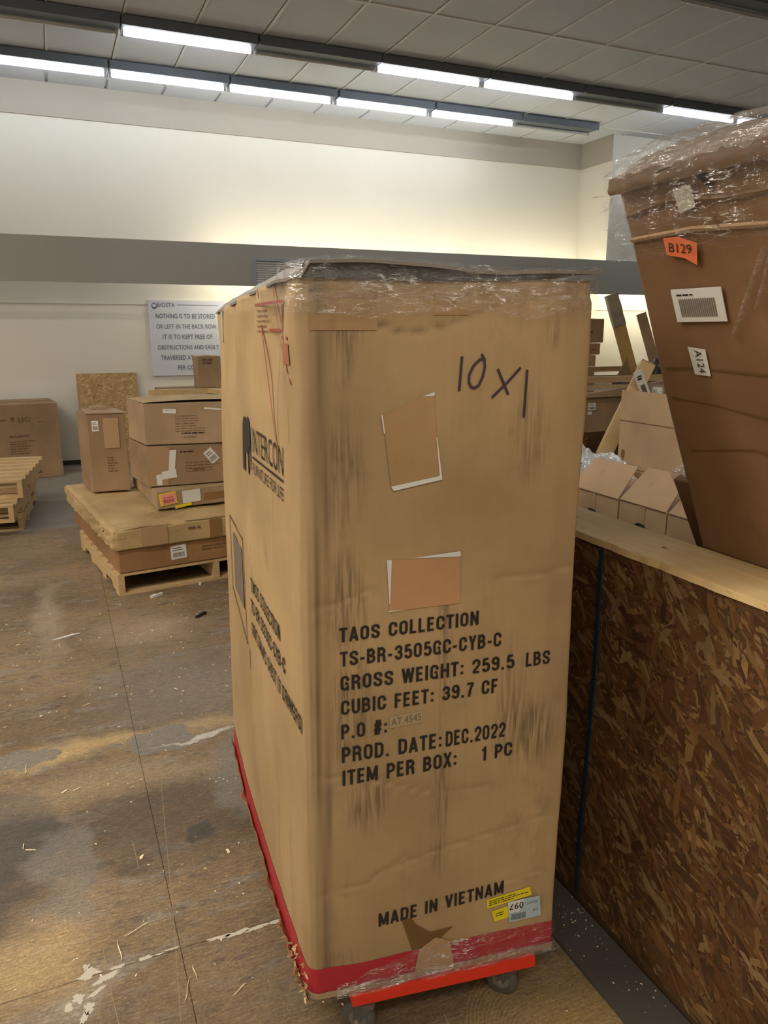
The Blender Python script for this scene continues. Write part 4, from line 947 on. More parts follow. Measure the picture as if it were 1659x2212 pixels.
# ------------------------------------------------------------------ cartons inside the crate
def openbox(label, y0, y1, x0, x1, z0, z1, tilt, fh, gi, hole=True):
    c8 = [(x0, y1, z0), (x0, y0, z0), (x1, y0, z0), (x1, y1, z0), (x0, y1, z1), (x0, y0, z1), (x1, y0, z1), (x1, y1, z1)]
    t, ff = carton('open_carton', label, 'box', c8, 'carton3', 'open cartons in the crate', tape=None, amp=0.002)
    f, W, H = ff['front']
    # side flap folded up and leaning inwards
    k = Vector((math.sin(tilt), 0, math.cos(tilt)))
    V = []
    for o_ in (0, 0.004):
        for y, s in ((y1 - 0.003, 0), (y0 + 0.003, 0), (y0 + 0.015, fh), (y1 - 0.035, fh)):
            V.append(Vector((x0 + o_, y, z1)) + k * s)
    mesh('side_flap', V, BF, 'carton3', t)
    # fold crease, joint tape and hand hole on the aisle side
    obox('fold_crease', f, 0.004, W - 0.004, H - 0.004, H - 0.001, -0.001, 0.003, 'inkfade', t)
    obox('tape_strip', f, W / 2 - 0.02, W / 2 + 0.02, H - 0.13, H - 0.004, -0.001, 0.0028, 'carton', t)
    if hole:
        hx, hy = W / 2, H - 0.105
        pts = [(hx + 0.042 * math.cos(q * PI / 8), hy + 0.036 * math.sin(q * PI / 8)) for q in range(16)]
        poly('hand_hole', pts, f, 'dark', t, 0.0034)
    return t, f
openbox('open tan carton at the left end of the row behind the rail', 2.295, 2.60, 2.0, 2.42, 0.031, 0.952, R(40), 0.155, 0)
openbox('open tan carton in the middle of the row behind the rail', 2.035, 2.290, 2.0, 2.42, 0.031, 0.955, R(40), 0.160, 1)
openbox('open tan carton beside the leaning wrapped carton, row behind the rail', 1.66, 2.030, 2.0, 2.42, 0.031, 0.955, R(40), 0.150, 2, False)
c8 = [(2.5, 2.90, 0.031), (2.5, 2.40, 0.031), (2.86, 2.40, 0.031), (2.86, 2.90, 0.031), (2.5, 2.90, 0.950), (2.5, 2.40, 0.950), (2.86, 2.40, 0.950), (2.86, 2.90, 0.950)]
carton('carton', 'closed tan carton under the large open carton in the crate', 'box', c8, 'carton2', tape=None)
c8 = [(x, y, 0.953 if z < 0.5 else 1.18) for x, y, z in c8]
t, ff = carton('large_open_carton', 'large plain tan open carton with its side flap standing up', 'box', c8, 'carton3', tape=None, amp=0.002)
f, W, H = ff['front']
obox('side_flap', f, 0.0, W, H, H + 0.142, -0.004, 0.0, 'carton3', t)
obox('fold_crease', f, 0.0, W, H - 0.003, H, -0.001, 0.003, 'inkfade', t)
rects('printed_mark', [(0.03, 0.05, 0.045, 0.085), (0.03, 0.05, 0.02, 0.04)], f, 'inkfade', t, 0.003)
# plastic sheet heaped at the far end of the crate
c8 = [(2.0, 3.23, 0.031), (2.0, 2.63, 0.031), (2.46, 2.63, 0.031), (2.46, 3.23, 0.031), (2.0, 3.23, 0.84), (2.0, 2.63, 0.84), (2.46, 2.63, 0.84), (2.46, 3.23, 0.84)]
carton('carton', 'brown carton under the heap of plastic sheeting in the crate', 'box', c8, 'carton2', tape=None)
V, F = [], []
nx, ny = 44, 44
for j in range(ny + 1):
    for i in range(nx + 1):
        x = 1.98 + 0.50 * i / nx; y = 2.62 + 0.64 * j / ny; ed = min(1, 6 * min(i / nx, 1 - i / nx, j / ny, 1 - j / ny))
        z = 0.85 + ed * (0.10 + 0.09 * (i / nx) + 0.05 * nn3(x * 6, y * 6, 0) + 0.035 * abs(nn3(x * 16 + y * 8, y * 12, 2)) + 0.012 * nn3(x * 50, y * 50, 1)); V.append((x, y, z))
for j in range(ny):
    for i in range(nx): a = j * (nx + 1) + i; F.append((a, a + 1, a + nx + 2, a + nx + 1))
ps = tag(mesh('plastic_sheeting', V, F, 'filmblue', loc=(2.23, 2.94, 0.85)), 'heap of crumpled clear plastic sheeting with blue streak in the crate', 'plastic sheet')
V2, F2 = [], []
for j in range(12):
    for i in range(3):
        x = 2.12 + 0.012 * i + j * 0.018; y = 2.75 + j * 0.012; V2.append((x, y, 0.995 + 0.09 * (x - 2.1) + 0.01 * nn3(x * 40, y * 40)))
for j in range(11):
    for i in range(2): a = j * 3 + i; F2.append((a, a + 1, a + 4, a + 3))
mesh('blue_streak', V2, F2, plain('blue_plastic', (0.02, 0.07, 0.2), 0.4), ps)
# slender cartons standing behind the big open one
def leanbox(name, label, cat, p, q, w_, d_, mat, wdir=(0.918, -0.397, 0), group=None):
    p = Vector(p); q = Vector(q); up = (q - p).normalized(); wv = Vector(wdir); wv = (wv - up * wv.dot(up)).normalized(); dv = up.cross(wv).normalized()
    if dv.y < 0: dv = -dv
    L = (q - p).length
    c8 = [p - wv * w_ / 2, p + wv * w_ / 2, p + wv * w_ / 2 + dv * d_, p - wv * w_ / 2 + dv * d_]; c8 += [c + up * L for c in c8]
    t = thing(name, label, cat, p, group); V, F = shell(c8, 0.003, 4, 0.002, random.random() * 9); mesh('carton_body' if 'carton' in name else 'board', V, F, mat, t)
    return t, Fr(c8[0], wv, up, -dv), L
t, f, L = leanbox('slender_carton', 'slender pale carton leaning diagonally behind the large open carton', 'box', (2.44, 2.98, 0.90), (2.79, 3.05, 1.44), 0.075, 0.045, 'cartontop')
obox('end_flap', f, 0.002, 0.073, L, L + 0.004, -0.043, -0.002, 'carton2', t)
t2, f2, L2_ = leanbox('shipping_label_sheet', 'white shipping label with barcode on the slender pale carton', 'label', (2.76, 3.00, 1.25), (2.665, 2.99, 1.40), 0.045, 0.002, 'white')
rects('label_print', [(0.012 + k * 0.002, 0.0132 + k * 0.002, 0.05, 0.10) for k in range(11)] + [(0.01, 0.03, 0.13, 0.14), (0.01, 0.034, 0.145, 0.152)], f2, 'ink', t2, 0.0015)
def cyl(name, c0, c1, r, mat, parent=None, n=20, loc=None, wob=0.0):
    c0 = Vector(c0); c1 = Vector(c1); d = (c1 - c0).normalized(); u = d.orthogonal().normalized(); v = d.cross(u); V, F = [], []
    for c, k in ((c0, 0.9), (c0 + (c1 - c0) * 0.04, 1), (c0 + (c1 - c0) * 0.96, 1), (c1, 0.9)):
        for q in range(n): t = 2 * PI * q / n; V.append(c + (u * math.cos(t) + v * math.sin(t)) * r * k * (1 + wob * nn3(q, c.z * 9)))
    for s in range(3):
        for q in range(n): F.append((s * n + q, s * n + (q + 1) % n, (s + 1) * n + (q + 1) % n, (s + 1) * n + q))
    F += [tuple(range(n - 1, -1, -1)), tuple(range(3 * n, 4 * n))]
    return mesh(name, V, F, mat, parent, True, loc=loc)
fr_ = thing('foam_roll', 'small white foam roll in clear film right of the shipping label', 'foam roll', (2.84, 3.08, 1.0))
cyl('roll', (2.835, 3.02, 0.95), (2.835, 3.02, 1.315), 0.028, 'foam', fr_); cyl('film_wrap', (2.835, 3.02, 0.96), (2.835, 3.02, 1.33), 0.034, 'film', fr_)

# ------------------------------------------------------------------ goods beyond the crate
def bx8(x0, x1, y0, y1, z0, z1, rot=0): return c8rot(x0, x1, y0, y1, z0, z1, rot)
t, ff = carton('large_carton', 'dark brown carton with small white label standing beyond the crate', 'box', bx8(3.27, 4.1, 4.2, 4.75, -0.0, 1.165), 'carton2', tape='long')
f, W, H = ff['front']; label_sticker(f, 0.10, H - 0.075, 0.06, 0.05, 0, t); label_sticker(f, 0.085, H - 0.12, 0.035, 0.02, 0, t, bars=False, lines=1)
V = [f(u, v, n) for n in (0.0, 0.03) for u, v in ((0.0, H - 0.01), (W, H - 0.01), (W, H + 0.10), (0.0, H + 0.012))]
mesh('torn_flap', V, BF, 'carton', t)
c2 = thing('timber_bin', 'timber framed bin with pale top beams beyond the dark carton', 'crate', (4.4, 5.65, 0))
box('side_panel', 3.4, 5.7, 5.02, 5.04, 0.0, 1.15, 'carton2', c2); box('side_panel', 3.4, 5.7, 6.3, 6.32, 0.0, 1.15, 'carton2', c2)
box('side_panel', 3.38, 3.40, 5.02, 6.32, 0.0, 1.15, 'carton2', c2); box('side_panel', 5.7, 5.72, 5.02, 6.32, 0.0, 1.15, 'carton2', c2)
box('top_beam', 3.36, 5.74, 4.97, 5.015, 1.185, 1.235, 'timber', c2); box('top_beam', 3.36, 5.74, 4.95, 5.015, 1.135, 1.165, 'rail', c2)
box('top_beam', 3.36, 5.74, 6.325, 6.37, 1.185, 1.235, 'timber', c2)
for x in (3.36, 5.70): box('corner_post', x, x + 0.04, 5.041, 5.08, 0.0, 1.18, 'timber', c2)
carton('carton', 'wide brown carton filling the timber bin below the stack', 'box', bx8(3.45, 5.6, 5.12, 6.2, 0.0, 1.10), 'carton2')
zz = 1.109
for k, (xr, h, lab, rt) in enumerate([(4.42, 0.17, 'lowest small carton of the stack in the timber bin', 0), (4.43, 0.10, 'second small carton from the bottom, stack in the timber bin', 1.5), (4.46, 0.095, 'flat small carton under the top one, stack in the timber bin', -1), (4.50, 0.205, 'topmost tilted carton of the stack in the timber bin', 2)]):
    t, ff = carton('small_carton', lab, 'box', bx8(3.98, xr, 5.5, 5.82, zz, zz + h, rt * 0.5), ['carton2', 'carton', 'carton2', 'carton2'][k], 'stack of small cartons in the timber bin', amp=0.002)
    f, W, H = ff['front']; textlines(f, W * 0.45, H * 0.4, W * 0.45, H * 0.2, 1, t, 'inkfade', 0.003, k)
    zz += h + 0.006
cu = [Vector((4.36 + 0.02 * k + 0.10 * math.sin(k * 0.5), 5.52, 1.80 - 0.0016 * k * k + 0.012 * k)) for k in range(9)]
V, F = [], []
for p in cu:
    for d in ((-0.003, 0), (0.003, 0), (0, 0.005)): V.append(p + Vector((d[0], 0, d[1])))
for k in range(8):
    for q in range(3): F.append((3 * k + q, 3 * k + (q + 1) % 3, 3 * k + 3 + (q + 1) % 3, 3 * k + 3 + q))
t, f, L = leanbox('long_carton', 'long slender yellow-brown carton leaning against the wall with taped grey end', 'box', (4.89, 5.50, 1.128), (4.66, 5.62, 1.90), 0.10, 0.07, cardboard('ochre_carton', (0.50, 0.32, 0.11)))
V, F = shell([f(u, v, n) for u, v, n in boxv(-0.004, 0.104, L - 0.28, L + 0.012, -0.075, 0.005)], 0.006, 5, 0.006, 4, 18); mesh('taped_end', V, F, cardboard('grey_tape', (0.30, 0.25, 0.19), rough=0.3), t)
t, f, L = leanbox('long_board', 'narrow brown board leaning behind the wrapped carton edge', 'board', (5.23, 5.55, 1.125), (5.04, 5.66, 1.75), 0.09, 0.02, 'carton')
V, F = [], []
bm = bmesh.new(); bmesh.ops.create_icosphere(bm, subdivisions=4, radius=1)
for v in bm.verts:
    n_ = 1 + 0.35 * nn3(*(v.co * 1.8)) + 0.2 * abs(nn3(*(v.co * 6))); v.co = Vector((v.co.x * 0.085 * n_, v.co.y * 0.08 * n_, max(-0.13, v.co.z * 0.14 * n_)))
bm.verts.index_update()
V = [v.co + Vector((5.075, 5.40, 1.240)) for v in bm.verts]; F = [[q.index for q in f_.verts] for f_ in bm.faces]; bm.free()
tag(mesh('plastic_bag', V, F, 'blackbag', None, True, loc=(5.075, 5.40, 1.107)), 'crumpled dark plastic bag beside the long leaning carton', 'bag')
fl2 = thing('cardboard_offcut', 'triangular cardboard offcut standing in the timber bin', 'cardboard', (4.62, 5.4, 1.105))
mesh('board', [(4.50, 5.36, 1.106), (4.76, 5.36, 1.106), (4.70, 5.42, 1.37), (4.50, 5.366, 1.106), (4.76, 5.366, 1.106), (4.70, 5.426, 1.37)], [(0, 1, 2), (5, 4, 3), (0, 3, 4, 1), (1, 4, 5, 2), (2, 5, 3, 0)], 'carton2', fl2)
cyl('cardboard_tube', (4.62, 5.105, 1.108), (4.62, 5.15, 1.30), 0.05, 'carton', loc=(4.62, 5.1, 1.106)); tag(bpy.data.objects['cardboard_tube'], 'short brown cardboard tube standing at the timber bin beam', 'tube')
dk_ = tag(mesh('dark_liner', [(4.36, 5.15, 1.109), (4.56, 5.15, 1.109), (4.56, 5.33, 1.19), (4.45, 5.33, 1.21), (4.36, 5.15, 1.106), (4.56, 5.15, 1.106), (4.56, 5.34, 1.185), (4.45, 5.34, 1.205)], BF, 'black', loc=(4.5, 5.2, 1.101)), 'dark liner sheet lying between tube and carton stack', 'sheet')
t, ff = carton('flat_carton', 'small pale carton lying behind the cardboard tube', 'box', bx8(4.69, 4.86, 5.13, 5.33, 1.108, 1.20), 'carton', amp=0.002)

# ------------------------------------------------------------------ left: loaded pallet
def pallet(label, loc, rot, w, d, n_top, group, h=0.14, skip=()):
    t = thing('wooden_pallet', label, 'pallet', loc, group); u = Vector((math.cos(R(rot)), math.sin(R(rot)), 0)); v = Vector((-u.y, u.x, 0)); f = Fr(loc, u, v, (0, 0, 1)); f.n = Vector((0, 0, 1))
    for k in range(3):
        x = k * (w - 0.038) / 2
        if k != 1: # notched outer stringers
            prof = [(0, 0.016), (0.17, 0.016), (0.19, 0.05), (0.36, 0.05), (0.38, 0.016), (d - 0.38, 0.016), (d - 0.36, 0.05), (d - 0.19, 0.05), (d - 0.17, 0.016), (d, 0.016), (d, h - 0.017), (0, h - 0.017)]
            V = [f(x + a, y, z) for a in (0, 0.038) for y, z in prof]; n = len(prof)
            F = [tuple(range(n)), tuple(range(2 * n - 1, n - 1, -1))] + [(q, n + q, n + (q + 1) % n, (q + 1) % n) for q in range(n)]
            mesh('stringer', V, F, 'pallet', t)
        else: obox('stringer', f, x, x + 0.038, 0, d, 0.016, h - 0.017, 'pallet', t)
    for k in range(n_top):
        y = k * (d - 0.09) / (n_top - 1); g = random.uniform(-0.003, 0.003)
        obox('deck_board', f, g, w + g, y, y + 0.09, h - 0.0165, h, 'pallet', t)
    for k in range(4):
        y = k * (d - 0.09) / 3; obox('bottom_board', f, 0, w, y, y + 0.09, 0.0, 0.0155, 'pallet', t)
    return t
pallet('wooden pallet under the stack of crushed flat cartons', (0.25, 4.69, 0), 8, 1.25, 1.25, 8, 'wooden pallets', 0.14)
pv = (0.255, 4.69, 0)
t, ff = carton('flat_carton', 'lower flat reddish carton directly on the pallet', 'box', c8rot(0.262, 1.50, 4.69, 6.2, 0.1445, 0.286, 8, pv), 'carton4', tape=None)
f, W, H = ff['front']; label_sticker(f, 0.37, 0.085, 0.10, 0.09, 3, t); textlines(f, 0.52, 0.095, 0.2, 0.02, 2, t, 'inkfade', 0.003, 2)
base8 = c8rot(0.235, 1.52, 4.67, 6.34, 0.290, 0.422, 8, pv)
tcr = thing('crushed_flat_carton', 'long crushed flat carton with taped front edge, top surface caved in', 'box', sum((Vector(c) for c in base8[:4]), Vector()) / 4)
bm = bmesh.new(); vs = [bm.verts.new(c) for c in base8]
for q in BF: bm.faces.new([vs[i] for i in q])
bmesh.ops.bevel(bm, geom=list(bm.edges), offset=0.008, segments=2, affect='EDGES')
bmesh.ops.subdivide_edges(bm, edges=[e for e in bm.edges if e.calc_length() > 0.1], cuts=40, use_grid_fill=True)
bm.normal_update(); u8 = Vector((math.cos(R(8)), math.sin(R(8)), 0)); v8 = Vector((-u8.y, u8.x, 0)); o8 = Vector(pv)
for v in bm.verts:
    a = (v.co - o8).dot(u8); b = (v.co - o8).dot(v8); n_ = v.normal.copy()
    if v.co.z > 0.37:
        e_ = max(0, 1 - abs(a - 0.03) / 0.12); v.co.z += -0.018 * e_ * (0.5 + nn3(b * 12, 1)) + 0.004 * nn3(a * 12, b * 12, 1)
        v.co.z -= 0.012 * max(0, nn3(a * 5 + b * 2, b * 3, 4))
    if n_.dot(u8) < -0.5:
        v.co += u8 * (-0.02 * abs(nn3(b * 7, v.co.z * 10, 2)) - 0.014 * nn3(b * 22, v.co.z * 26, 7) * (1.2 if b < 0.6 else 0.4))
    if n_.dot(v8) < -0.5: v.co += v8 * 0.006 * nn3(a * 6, v.co.z * 10, 5)
bm.verts.index_update(); V = [v.co.copy() for v in bm.verts]; F = [[q.index for q in f_.verts] for f_ in bm.faces]; bm.free()
mesh('carton_body', V, F, 'cartontop', tcr, True)
ff = faceframes(base8); f, W, H = ff['front']
obox('wide_tape', f, 0.17, 0.33, 0.012, H - 0.004, 0.0, 0.006, 'tapec', tcr); obox('wide_tape', f, 0.60, 0.68, 0.012, H - 0.004, 0.0, 0.006, 'tape', tcr)
textlines(f, 0.46, 0.085, 0.1, 0.03, 1, tcr, 'inkfade', 0.006, 12); textlines(f, 0.75, 0.09, 0.3, 0.025, 1, tcr, 'inkred', 0.006, 13)
ft, W, D = ff['top']; textlines(Sub(ft, 0.30, 0.20, 30), 0, 0.1, 0.35, 0.03, 5, tcr, 'inkfade', 0.009, 21, h=0.2)
stroke('glossy_edge_tape', [[(0.06, 0.01), (0.35, 0.012)], [(0.45, 0.012), (0.9, 0.01)]], 0.02, ft, 'tapec', tcr, 0.009)
def upr(label, P, Q, Bk, z0, z1, mat, name='carton', bulge=0.0, **k):
    P, Q, Bk = Vector(P), Vector(Q), Vector(Bk); d = Bk - P
    b4 = [P, Q, Q + d, Bk]; c8 = [Vector((p.x, p.y, z0)) for p in b4] + [Vector((p.x, p.y, z1)) for p in b4]
    return carton(name, label, 'box', c8, mat, **k)
t, ff = upr('upright narrow brown carton with torn top at the left of the pallet load', (0.19, 5.85, 0), (0.455, 5.825, 0), (0.135, 6.22, 0), 0.436, 1.008, 'carton2', 'upright_carton', tape='cross', amp=0.004)
f, W, H = ff['front']; label_sticker(f, 0.055, H - 0.085, 0.045, 0.075, 0, t); textlines(f, 0.12, 0.25, 0.07, 0.02, 6, t, 'inkfade', 0.005, 4)
obox('tape_strip', f, 0.11, 0.215, H - 0.25, H - 0.03, 0.0, 0.005, 'tapec', t)
tf, W2, D2 = ff['top']
V = [tf(u, v, n) for n in (0.003, 0.010) for u, v in ((-0.01, -0.006), (W2 + 0.008, -0.01), (W2, D2 * 0.9), (0.04, D2))]
mesh('raised_top_flap', V, BF, 'carton3', t)
obox('paper_scrap', tf, 0.09, 0.20, 0.26, 0.36, 0.012, 0.030, 'carton3', t)
t, ff = upr('flat carton with pink and yellow stickers at bottom of the three-box stack', (0.554, 5.075, 0), (1.35, 5.20, 0), (0.494, 6.05, 0), 0.436, 0.558, 'carton', 'flat_carton', tape='long')
f, W, H = ff['front']
label_sticker(f, 0.075, 0.068, 0.115, 0.082, 6, t, 'yellow', False, 0.0040, 'yellow_sticker', 0); label_sticker(f, 0.078, 0.068, 0.095, 0.070, 4, t, 'pink', True, 0.0062, 'pink_sticker', 1, 'inkred')
label_sticker(f, 0.235, 0.070, 0.125, 0.085, 2, t, 'white', False, 0.0042, 'paper_label', 0); label_sticker(f, 0.175, 0.012, 0.115, 0.020, 7, t, 'yellow', False, 0.0066, 'yellow_tape', 0)
obox('tape_strip', f, 0.32, 0.5, 0.035, 0.08, 0.0, 0.004, 'tape', t)
for u in (0.08, 0.10, 0.12): pass
t, ff = upr('middle carton of the three-box stack, torn white labels on its front', (0.526, 5.225, 0), (1.38, 5.22, 0), (0.455, 5.69, 0), 0.5645, 0.838, 'carton2', 'carton', tape='long')
f, W, H = ff['front']
for q in ([(0.135, 0.09), (0.175, 0.09), (0.195, 0.245), (0.150, 0.245)], [(0.085, 0.045), (0.19, 0.055), (0.185, 0.115), (0.09, 0.10)], [(0.055, 0.008), (0.09, 0.010), (0.085, 0.085), (0.052, 0.08)]): poly('torn_label', q, f, 'white', t, 0.004 + q[0][0] * 0.003)
label_sticker(f, 0.43, 0.19, 0.065, 0.10, 38, t); textlines(f, 0.22, 0.225, 0.14, 0.02, 1, t, 'ink', 0.004, 31); textlines(f, 0.25, 0.15, 0.28, 0.02, 4, t, 'inkfade', 0.004, 32, h=0.2)
textlines(f, 0.30, 0.10, 0.1, 0.02, 1, t, 'inkfade', 0.004, 33)
poly('clear_tape', [(0.005, 0.005), (0.13, 0.005), (0.15, 0.26), (0.09, 0.275), (0.005, 0.27)], f, 'tapec', t, 0.0032)
t, ff = upr('top carton of the three-box stack, small white labels and bulging lid', (0.527, 5.262, 0), (1.36, 5.16, 0), (0.463, 5.71, 0), 0.8445, 1.125, 'carton', 'carton', tape='long')
f, W, H = ff['front']
label_sticker(f, 0.17, H - 0.055, 0.085, 0.03, -3, t, bars=False, lines=1); label_sticker(f, 0.555, H - 0.10, 0.06, 0.04, 28, t, bars=True, lines=1)
stroke('tape_scrap', [[(0.40, H - 0.04), (0.53, H - 0.055)]], 0.012, f, 'white', t, 0.004)
textlines(f, 0.20, 0.19, 0.20, 0.017, 7, t, 'inkfade', 0.004, 41, h=0.18); textlines(f, 0.24, 0.07, 0.18, 0.02, 1, t, 'ink', 0.004, 42); textlines(f, 0.25, 0.045, 0.14, 0.012, 1, t, 'inkfade', 0.004, 43)
tf, W2, D2 = ff['top']
V, F = [], []
for j in range(13):
    for i in range(25):
        a, b = i / 24, j / 12; V.append(tf(a * W2, b * D2, 0.003 + 0.028 * max(0.0, math.sin(PI * a)) ** 0.8 * (0.55 + 0.45 * math.sin(PI * b))))
for j in range(12):
    for i in range(24): q = j * 25 + i; F.append((q, q + 1, q + 26, q + 25))
mesh('bulging_lid', V, F, 'cartontop', t, True)
# stack of empty pallets at the left edge
p1 = pallet('bottom pallet of the empty stack at the left edge', (-1.36, 6.84, -0.02), -4, 1.02, 1.2, 7, 'empty pallet stack', 0.135)
p2 = pallet('middle skewed pallet of the empty stack at the left edge', (-1.40, 6.60, 0.117), -7, 1.02, 1.22, 7, 'empty pallet stack', 0.14)
p3 = pallet('top pallet of the empty stack at the left edge', (-1.33, 6.86, 0.259), -7, 1.02, 1.25, 7, 'empty pallet stack', 0.15)
# big printed carton against the wall
t, ff = upr('big brown carton with printed handling symbols against the back wall', (-1.25, 9.06, 0), (0.01, 9.22, 0), (-1.34, 9.75, 0), -0.019, 0.815, 'carton2', 'large_carton', tape='long')
f, W, H = ff['front']
def sym(x): return W - x
yb = H - 0.19
rects('printed_symbols', [(sym(0.245), sym(0.21), yb + .03, yb + .034), (sym(0.41), sym(0.398), yb, yb + .05), (sym(0.375), sym(0.363), yb, yb + .05), (sym(0.41), sym(0.363), yb - .006, yb), (sym(0.49), sym(0.45), yb + .02, yb + .05), (sym(0.473), sym(0.467), yb, yb + .02), (sym(0.49), sym(0.45), yb - .004, yb), (sym(0.60), sym(0.54), yb + .015, yb + .03), (sym(0.22), sym(0.16), yb - .015, yb - .01)], f, 'inkfade', t, 0.005)
ring = [(sym(0.32) + 0.022 * math.cos(q * PI / 8), yb + 0.022 + 0.022 * math.sin(q * PI / 8)) for q in range(17)]
stroke('printed_symbols', [ring], 0.008, f, 'inkfade', t, 0.005)
textlines(f, sym(0.52), H - 0.36, 0.30, 0.03, 1, t, 'inkfade', 0.005, 51, h=0.7); textlines(f, sym(0.52), H - 0.41, 0.26, 0.027, 6, t, 'inkfade', 0.005, 52, h=0.3)
# OSB offcut leaning on the wall
op = thing('strand_board_sheet', 'pale strand board sheet leaning on the back wall behind the upright carton', 'board', (0.6, 9.86, -0.02))
lf_ = Fr((0.25, 9.80, -0.019), (1, 0, 0), (0, 0.12, 1.1)); lf_.n = Vector((0, -1.1, 0.12)).normalized()
osb('board_core', lf_, 0.70, 1.115, 0.012, 1500, op, PAL_LITE, 8, 0.2, 0.03, 0.09, 'osbpale')
# wooden bin behind the pallet load
wb_ = thing('wooden_bin', 'pale wooden bin rim showing behind the three-box stack', 'crate', (1.5, 7.6, -0.02))
box('top_rail', 0.87, 2.35, 7.98, 8.02, 0.955, 1.012, 'rail', wb_)
fr2 = Fr((1.46, 7.975, 0), (0.30, -0.95, 0), (0, 0, 1)); obox('top_rail', fr2, 0.0, 0.9, 0.965, 1.012, -0.07, 0.0, 'rail', wb_)
box('top_rail', 0.87, 1.9, 7.12, 7.16, 0.955, 1.0, 'rail', wb_)
box('side_panel', 0.88, 2.34, 8.0, 8.012, -0.018, 0.95, 'osbcore', wb_); box('side_panel', 0.88, 1.9, 7.13, 7.142, -0.018, 0.95, 'osbcore', wb_)
for x, y in ((0.88, 7.94), (0.88, 7.165), (1.86, 7.165), (2.3, 7.94)): box('corner_post', x, x + 0.035, y, y + 0.035, -0.018, 0.953, 'timber', wb_)
carton('carton', 'brown carton inside the wooden bin below its rim', 'box', bx8(1.0, 2.2, 8.1, 8.6, -0.019, 1.0), 'carton2')
t, ff = carton('small_carton', 'small tan carton standing in front of the white sign', 'box', bx8(1.40, 1.64, 8.15, 8.45, 1.0045, 1.335), 'carton', tape='cross')
f, W, H = ff['front']; textlines(f, 0.05, H - 0.05, 0.13, 0.03, 2, t, 'inkfade', 0.005, 61, h=0.7)

# ------------------------------------------------------------------ wall sign and vent
sg = thing('wall_sign', 'white notice sign with grey capital lettering on the back wall', 'sign', (1.61, 9.98, 1.04))
box('sign_board', 1.15, 2.10, 9.972, 9.998, 1.04, 1.96, 'signwhite', sg)
sf = Fr((1.15, 9.972, 1.04), (1, 0, 0), (0, 0, 1)); sf.n = Vector((0, -1, 0))
for s, u0, u1, v in [('NOTHING IS TO BE STORED', 0.085, 0.812, 0.703), ('OR LEFT IN THE BACK ROW.', 0.085, 0.835, 0.577), ('IT IS TO KEPT FREE OF', 0.155, 0.77, 0.451), ('OBSTRUCTIONS AND EASILY', 0.085, 0.845, 0.322), ('TRAVERSED AT ALL TIMES', 0.115, 0.80, 0.195), ('PER CODE', 0.315, 0.60, 0.072)]:
    lettering('sign_line', s, sf, u0, v, u1, v, 0.055, 'signblue', sg, bold=0.008, off=0.002)
lettering('sign_company_name', 'BIOETA', sf, 0.115, 0.838, 0.32, 0.838, 0.050, 'signblue', sg, bold=0.004, off=0.002)
rg = [(0.075 + 0.030 * math.cos(q * PI / 8), 0.850 + 0.033 * math.sin(q * PI / 8)) for q in range(17)]
stroke('sign_logo', [rg], 0.010, sf, 'signblue', sg, 0.002)
poly('sign_logo', [(0.05, 0.845), (0.075, 0.835), (0.10, 0.85), (0.095, 0.825), (0.075, 0.815), (0.055, 0.825)], sf, 'signblue', sg, 0.0023)
rects('sign_rule', [(0.35, 0.86, 0.862, 0.868)], sf, 'signblue', sg, 0.002)
vt = thing('vent_grille', 'dirty metal vent grille on the grey valance behind the carton corner', 'vent', (2.46, 9.26, 2.29))
box('frame', 2.31, 2.95, 9.235, 9.259, 2.40, 2.43, 'fixture', vt); box('frame', 2.31, 2.95, 9.235, 9.259, 2.13, 2.16, 'fixture', vt); box('frame', 2.31, 2.335, 9.235, 9.259, 2.161, 2.399, 'fixture', vt); box('frame', 2.925, 2.95, 9.235, 9.259, 2.161, 2.399, 'fixture', vt)
for k in range(9): box('slat', 2.336, 2.924, 9.238, 9.250, 2.165 + k * 0.026, 2.180 + k * 0.026, 'fixtureb', vt)
box('backing', 2.336, 2.924, 9.252, 9.259, 2.161, 2.399, 'band', vt)

# ------------------------------------------------------------------ floor debris
def scrap(name, x, y, l, wd, ang, mat, label, cat, group, h=0.003):
    rr = random.Random(int(x * 1000 + y * 77)); c, s = math.cos(R(ang)), math.sin(R(ang)); n = 6
    top = [(-l / 2 + l * k / n, wd / 2 * rr.uniform(0.5, 1) * (1 if 0 < k < n else 0.3)) for k in range(n + 1)]; bot = [(x_, -w_ * rr.uniform(0.4, 1)) for x_, w_ in reversed(top)]
    pts = top + bot; V = []
    for z in (0.0004, h):
        for px, py in pts: py += 0.12 * l * math.sin(px / l * 3); V.append((x + px * c - py * s, y + px * s + py * c, z + (0.3 * h if z > 0.001 else 0) * rr.random()))
    m = len(pts); F = [tuple(range(m - 1, -1, -1)), tuple(range(m, 2 * m))] + [(k, (k + 1) % m, m + (k + 1) % m, m + k) for k in range(m)]
    return tag(mesh(name, V, F, mat, loc=(x, y, 0)), label, cat, group)
M['chip'] = plain('pale_wood_chip', (0.80, 0.68, 0.46), 0.7); M['paint'] = plain('old_white_paint', (0.52, 0.47, 0.38), 0.7)
scrap('paper_strip', -0.065, 4.137, 0.135, 0.025, 4, 'white', 'curved white paper strip on the floor left of the carton', 'paper scrap', None, 0.004)
scrap('foam_scrap', 0.461, 4.60, 0.085, 0.04, 10, 'foam', 'white foam scrap at the foot of the loaded pallet', 'foam scrap', None, 0.012)
scrap('foam_scrap', 0.75, 4.72, 0.03, 0.03, 40, 'foam', 'tiny white foam piece right of the larger scrap by pallet', 'foam scrap', None, 0.012)
scrap('black_peg', 0.654, 4.161, 0.085, 0.018, 22, 'black', 'small black plastic peg on the floor near the carton', 'plastic piece', None, 0.014)
G = 'pale chips on the plywood floor'
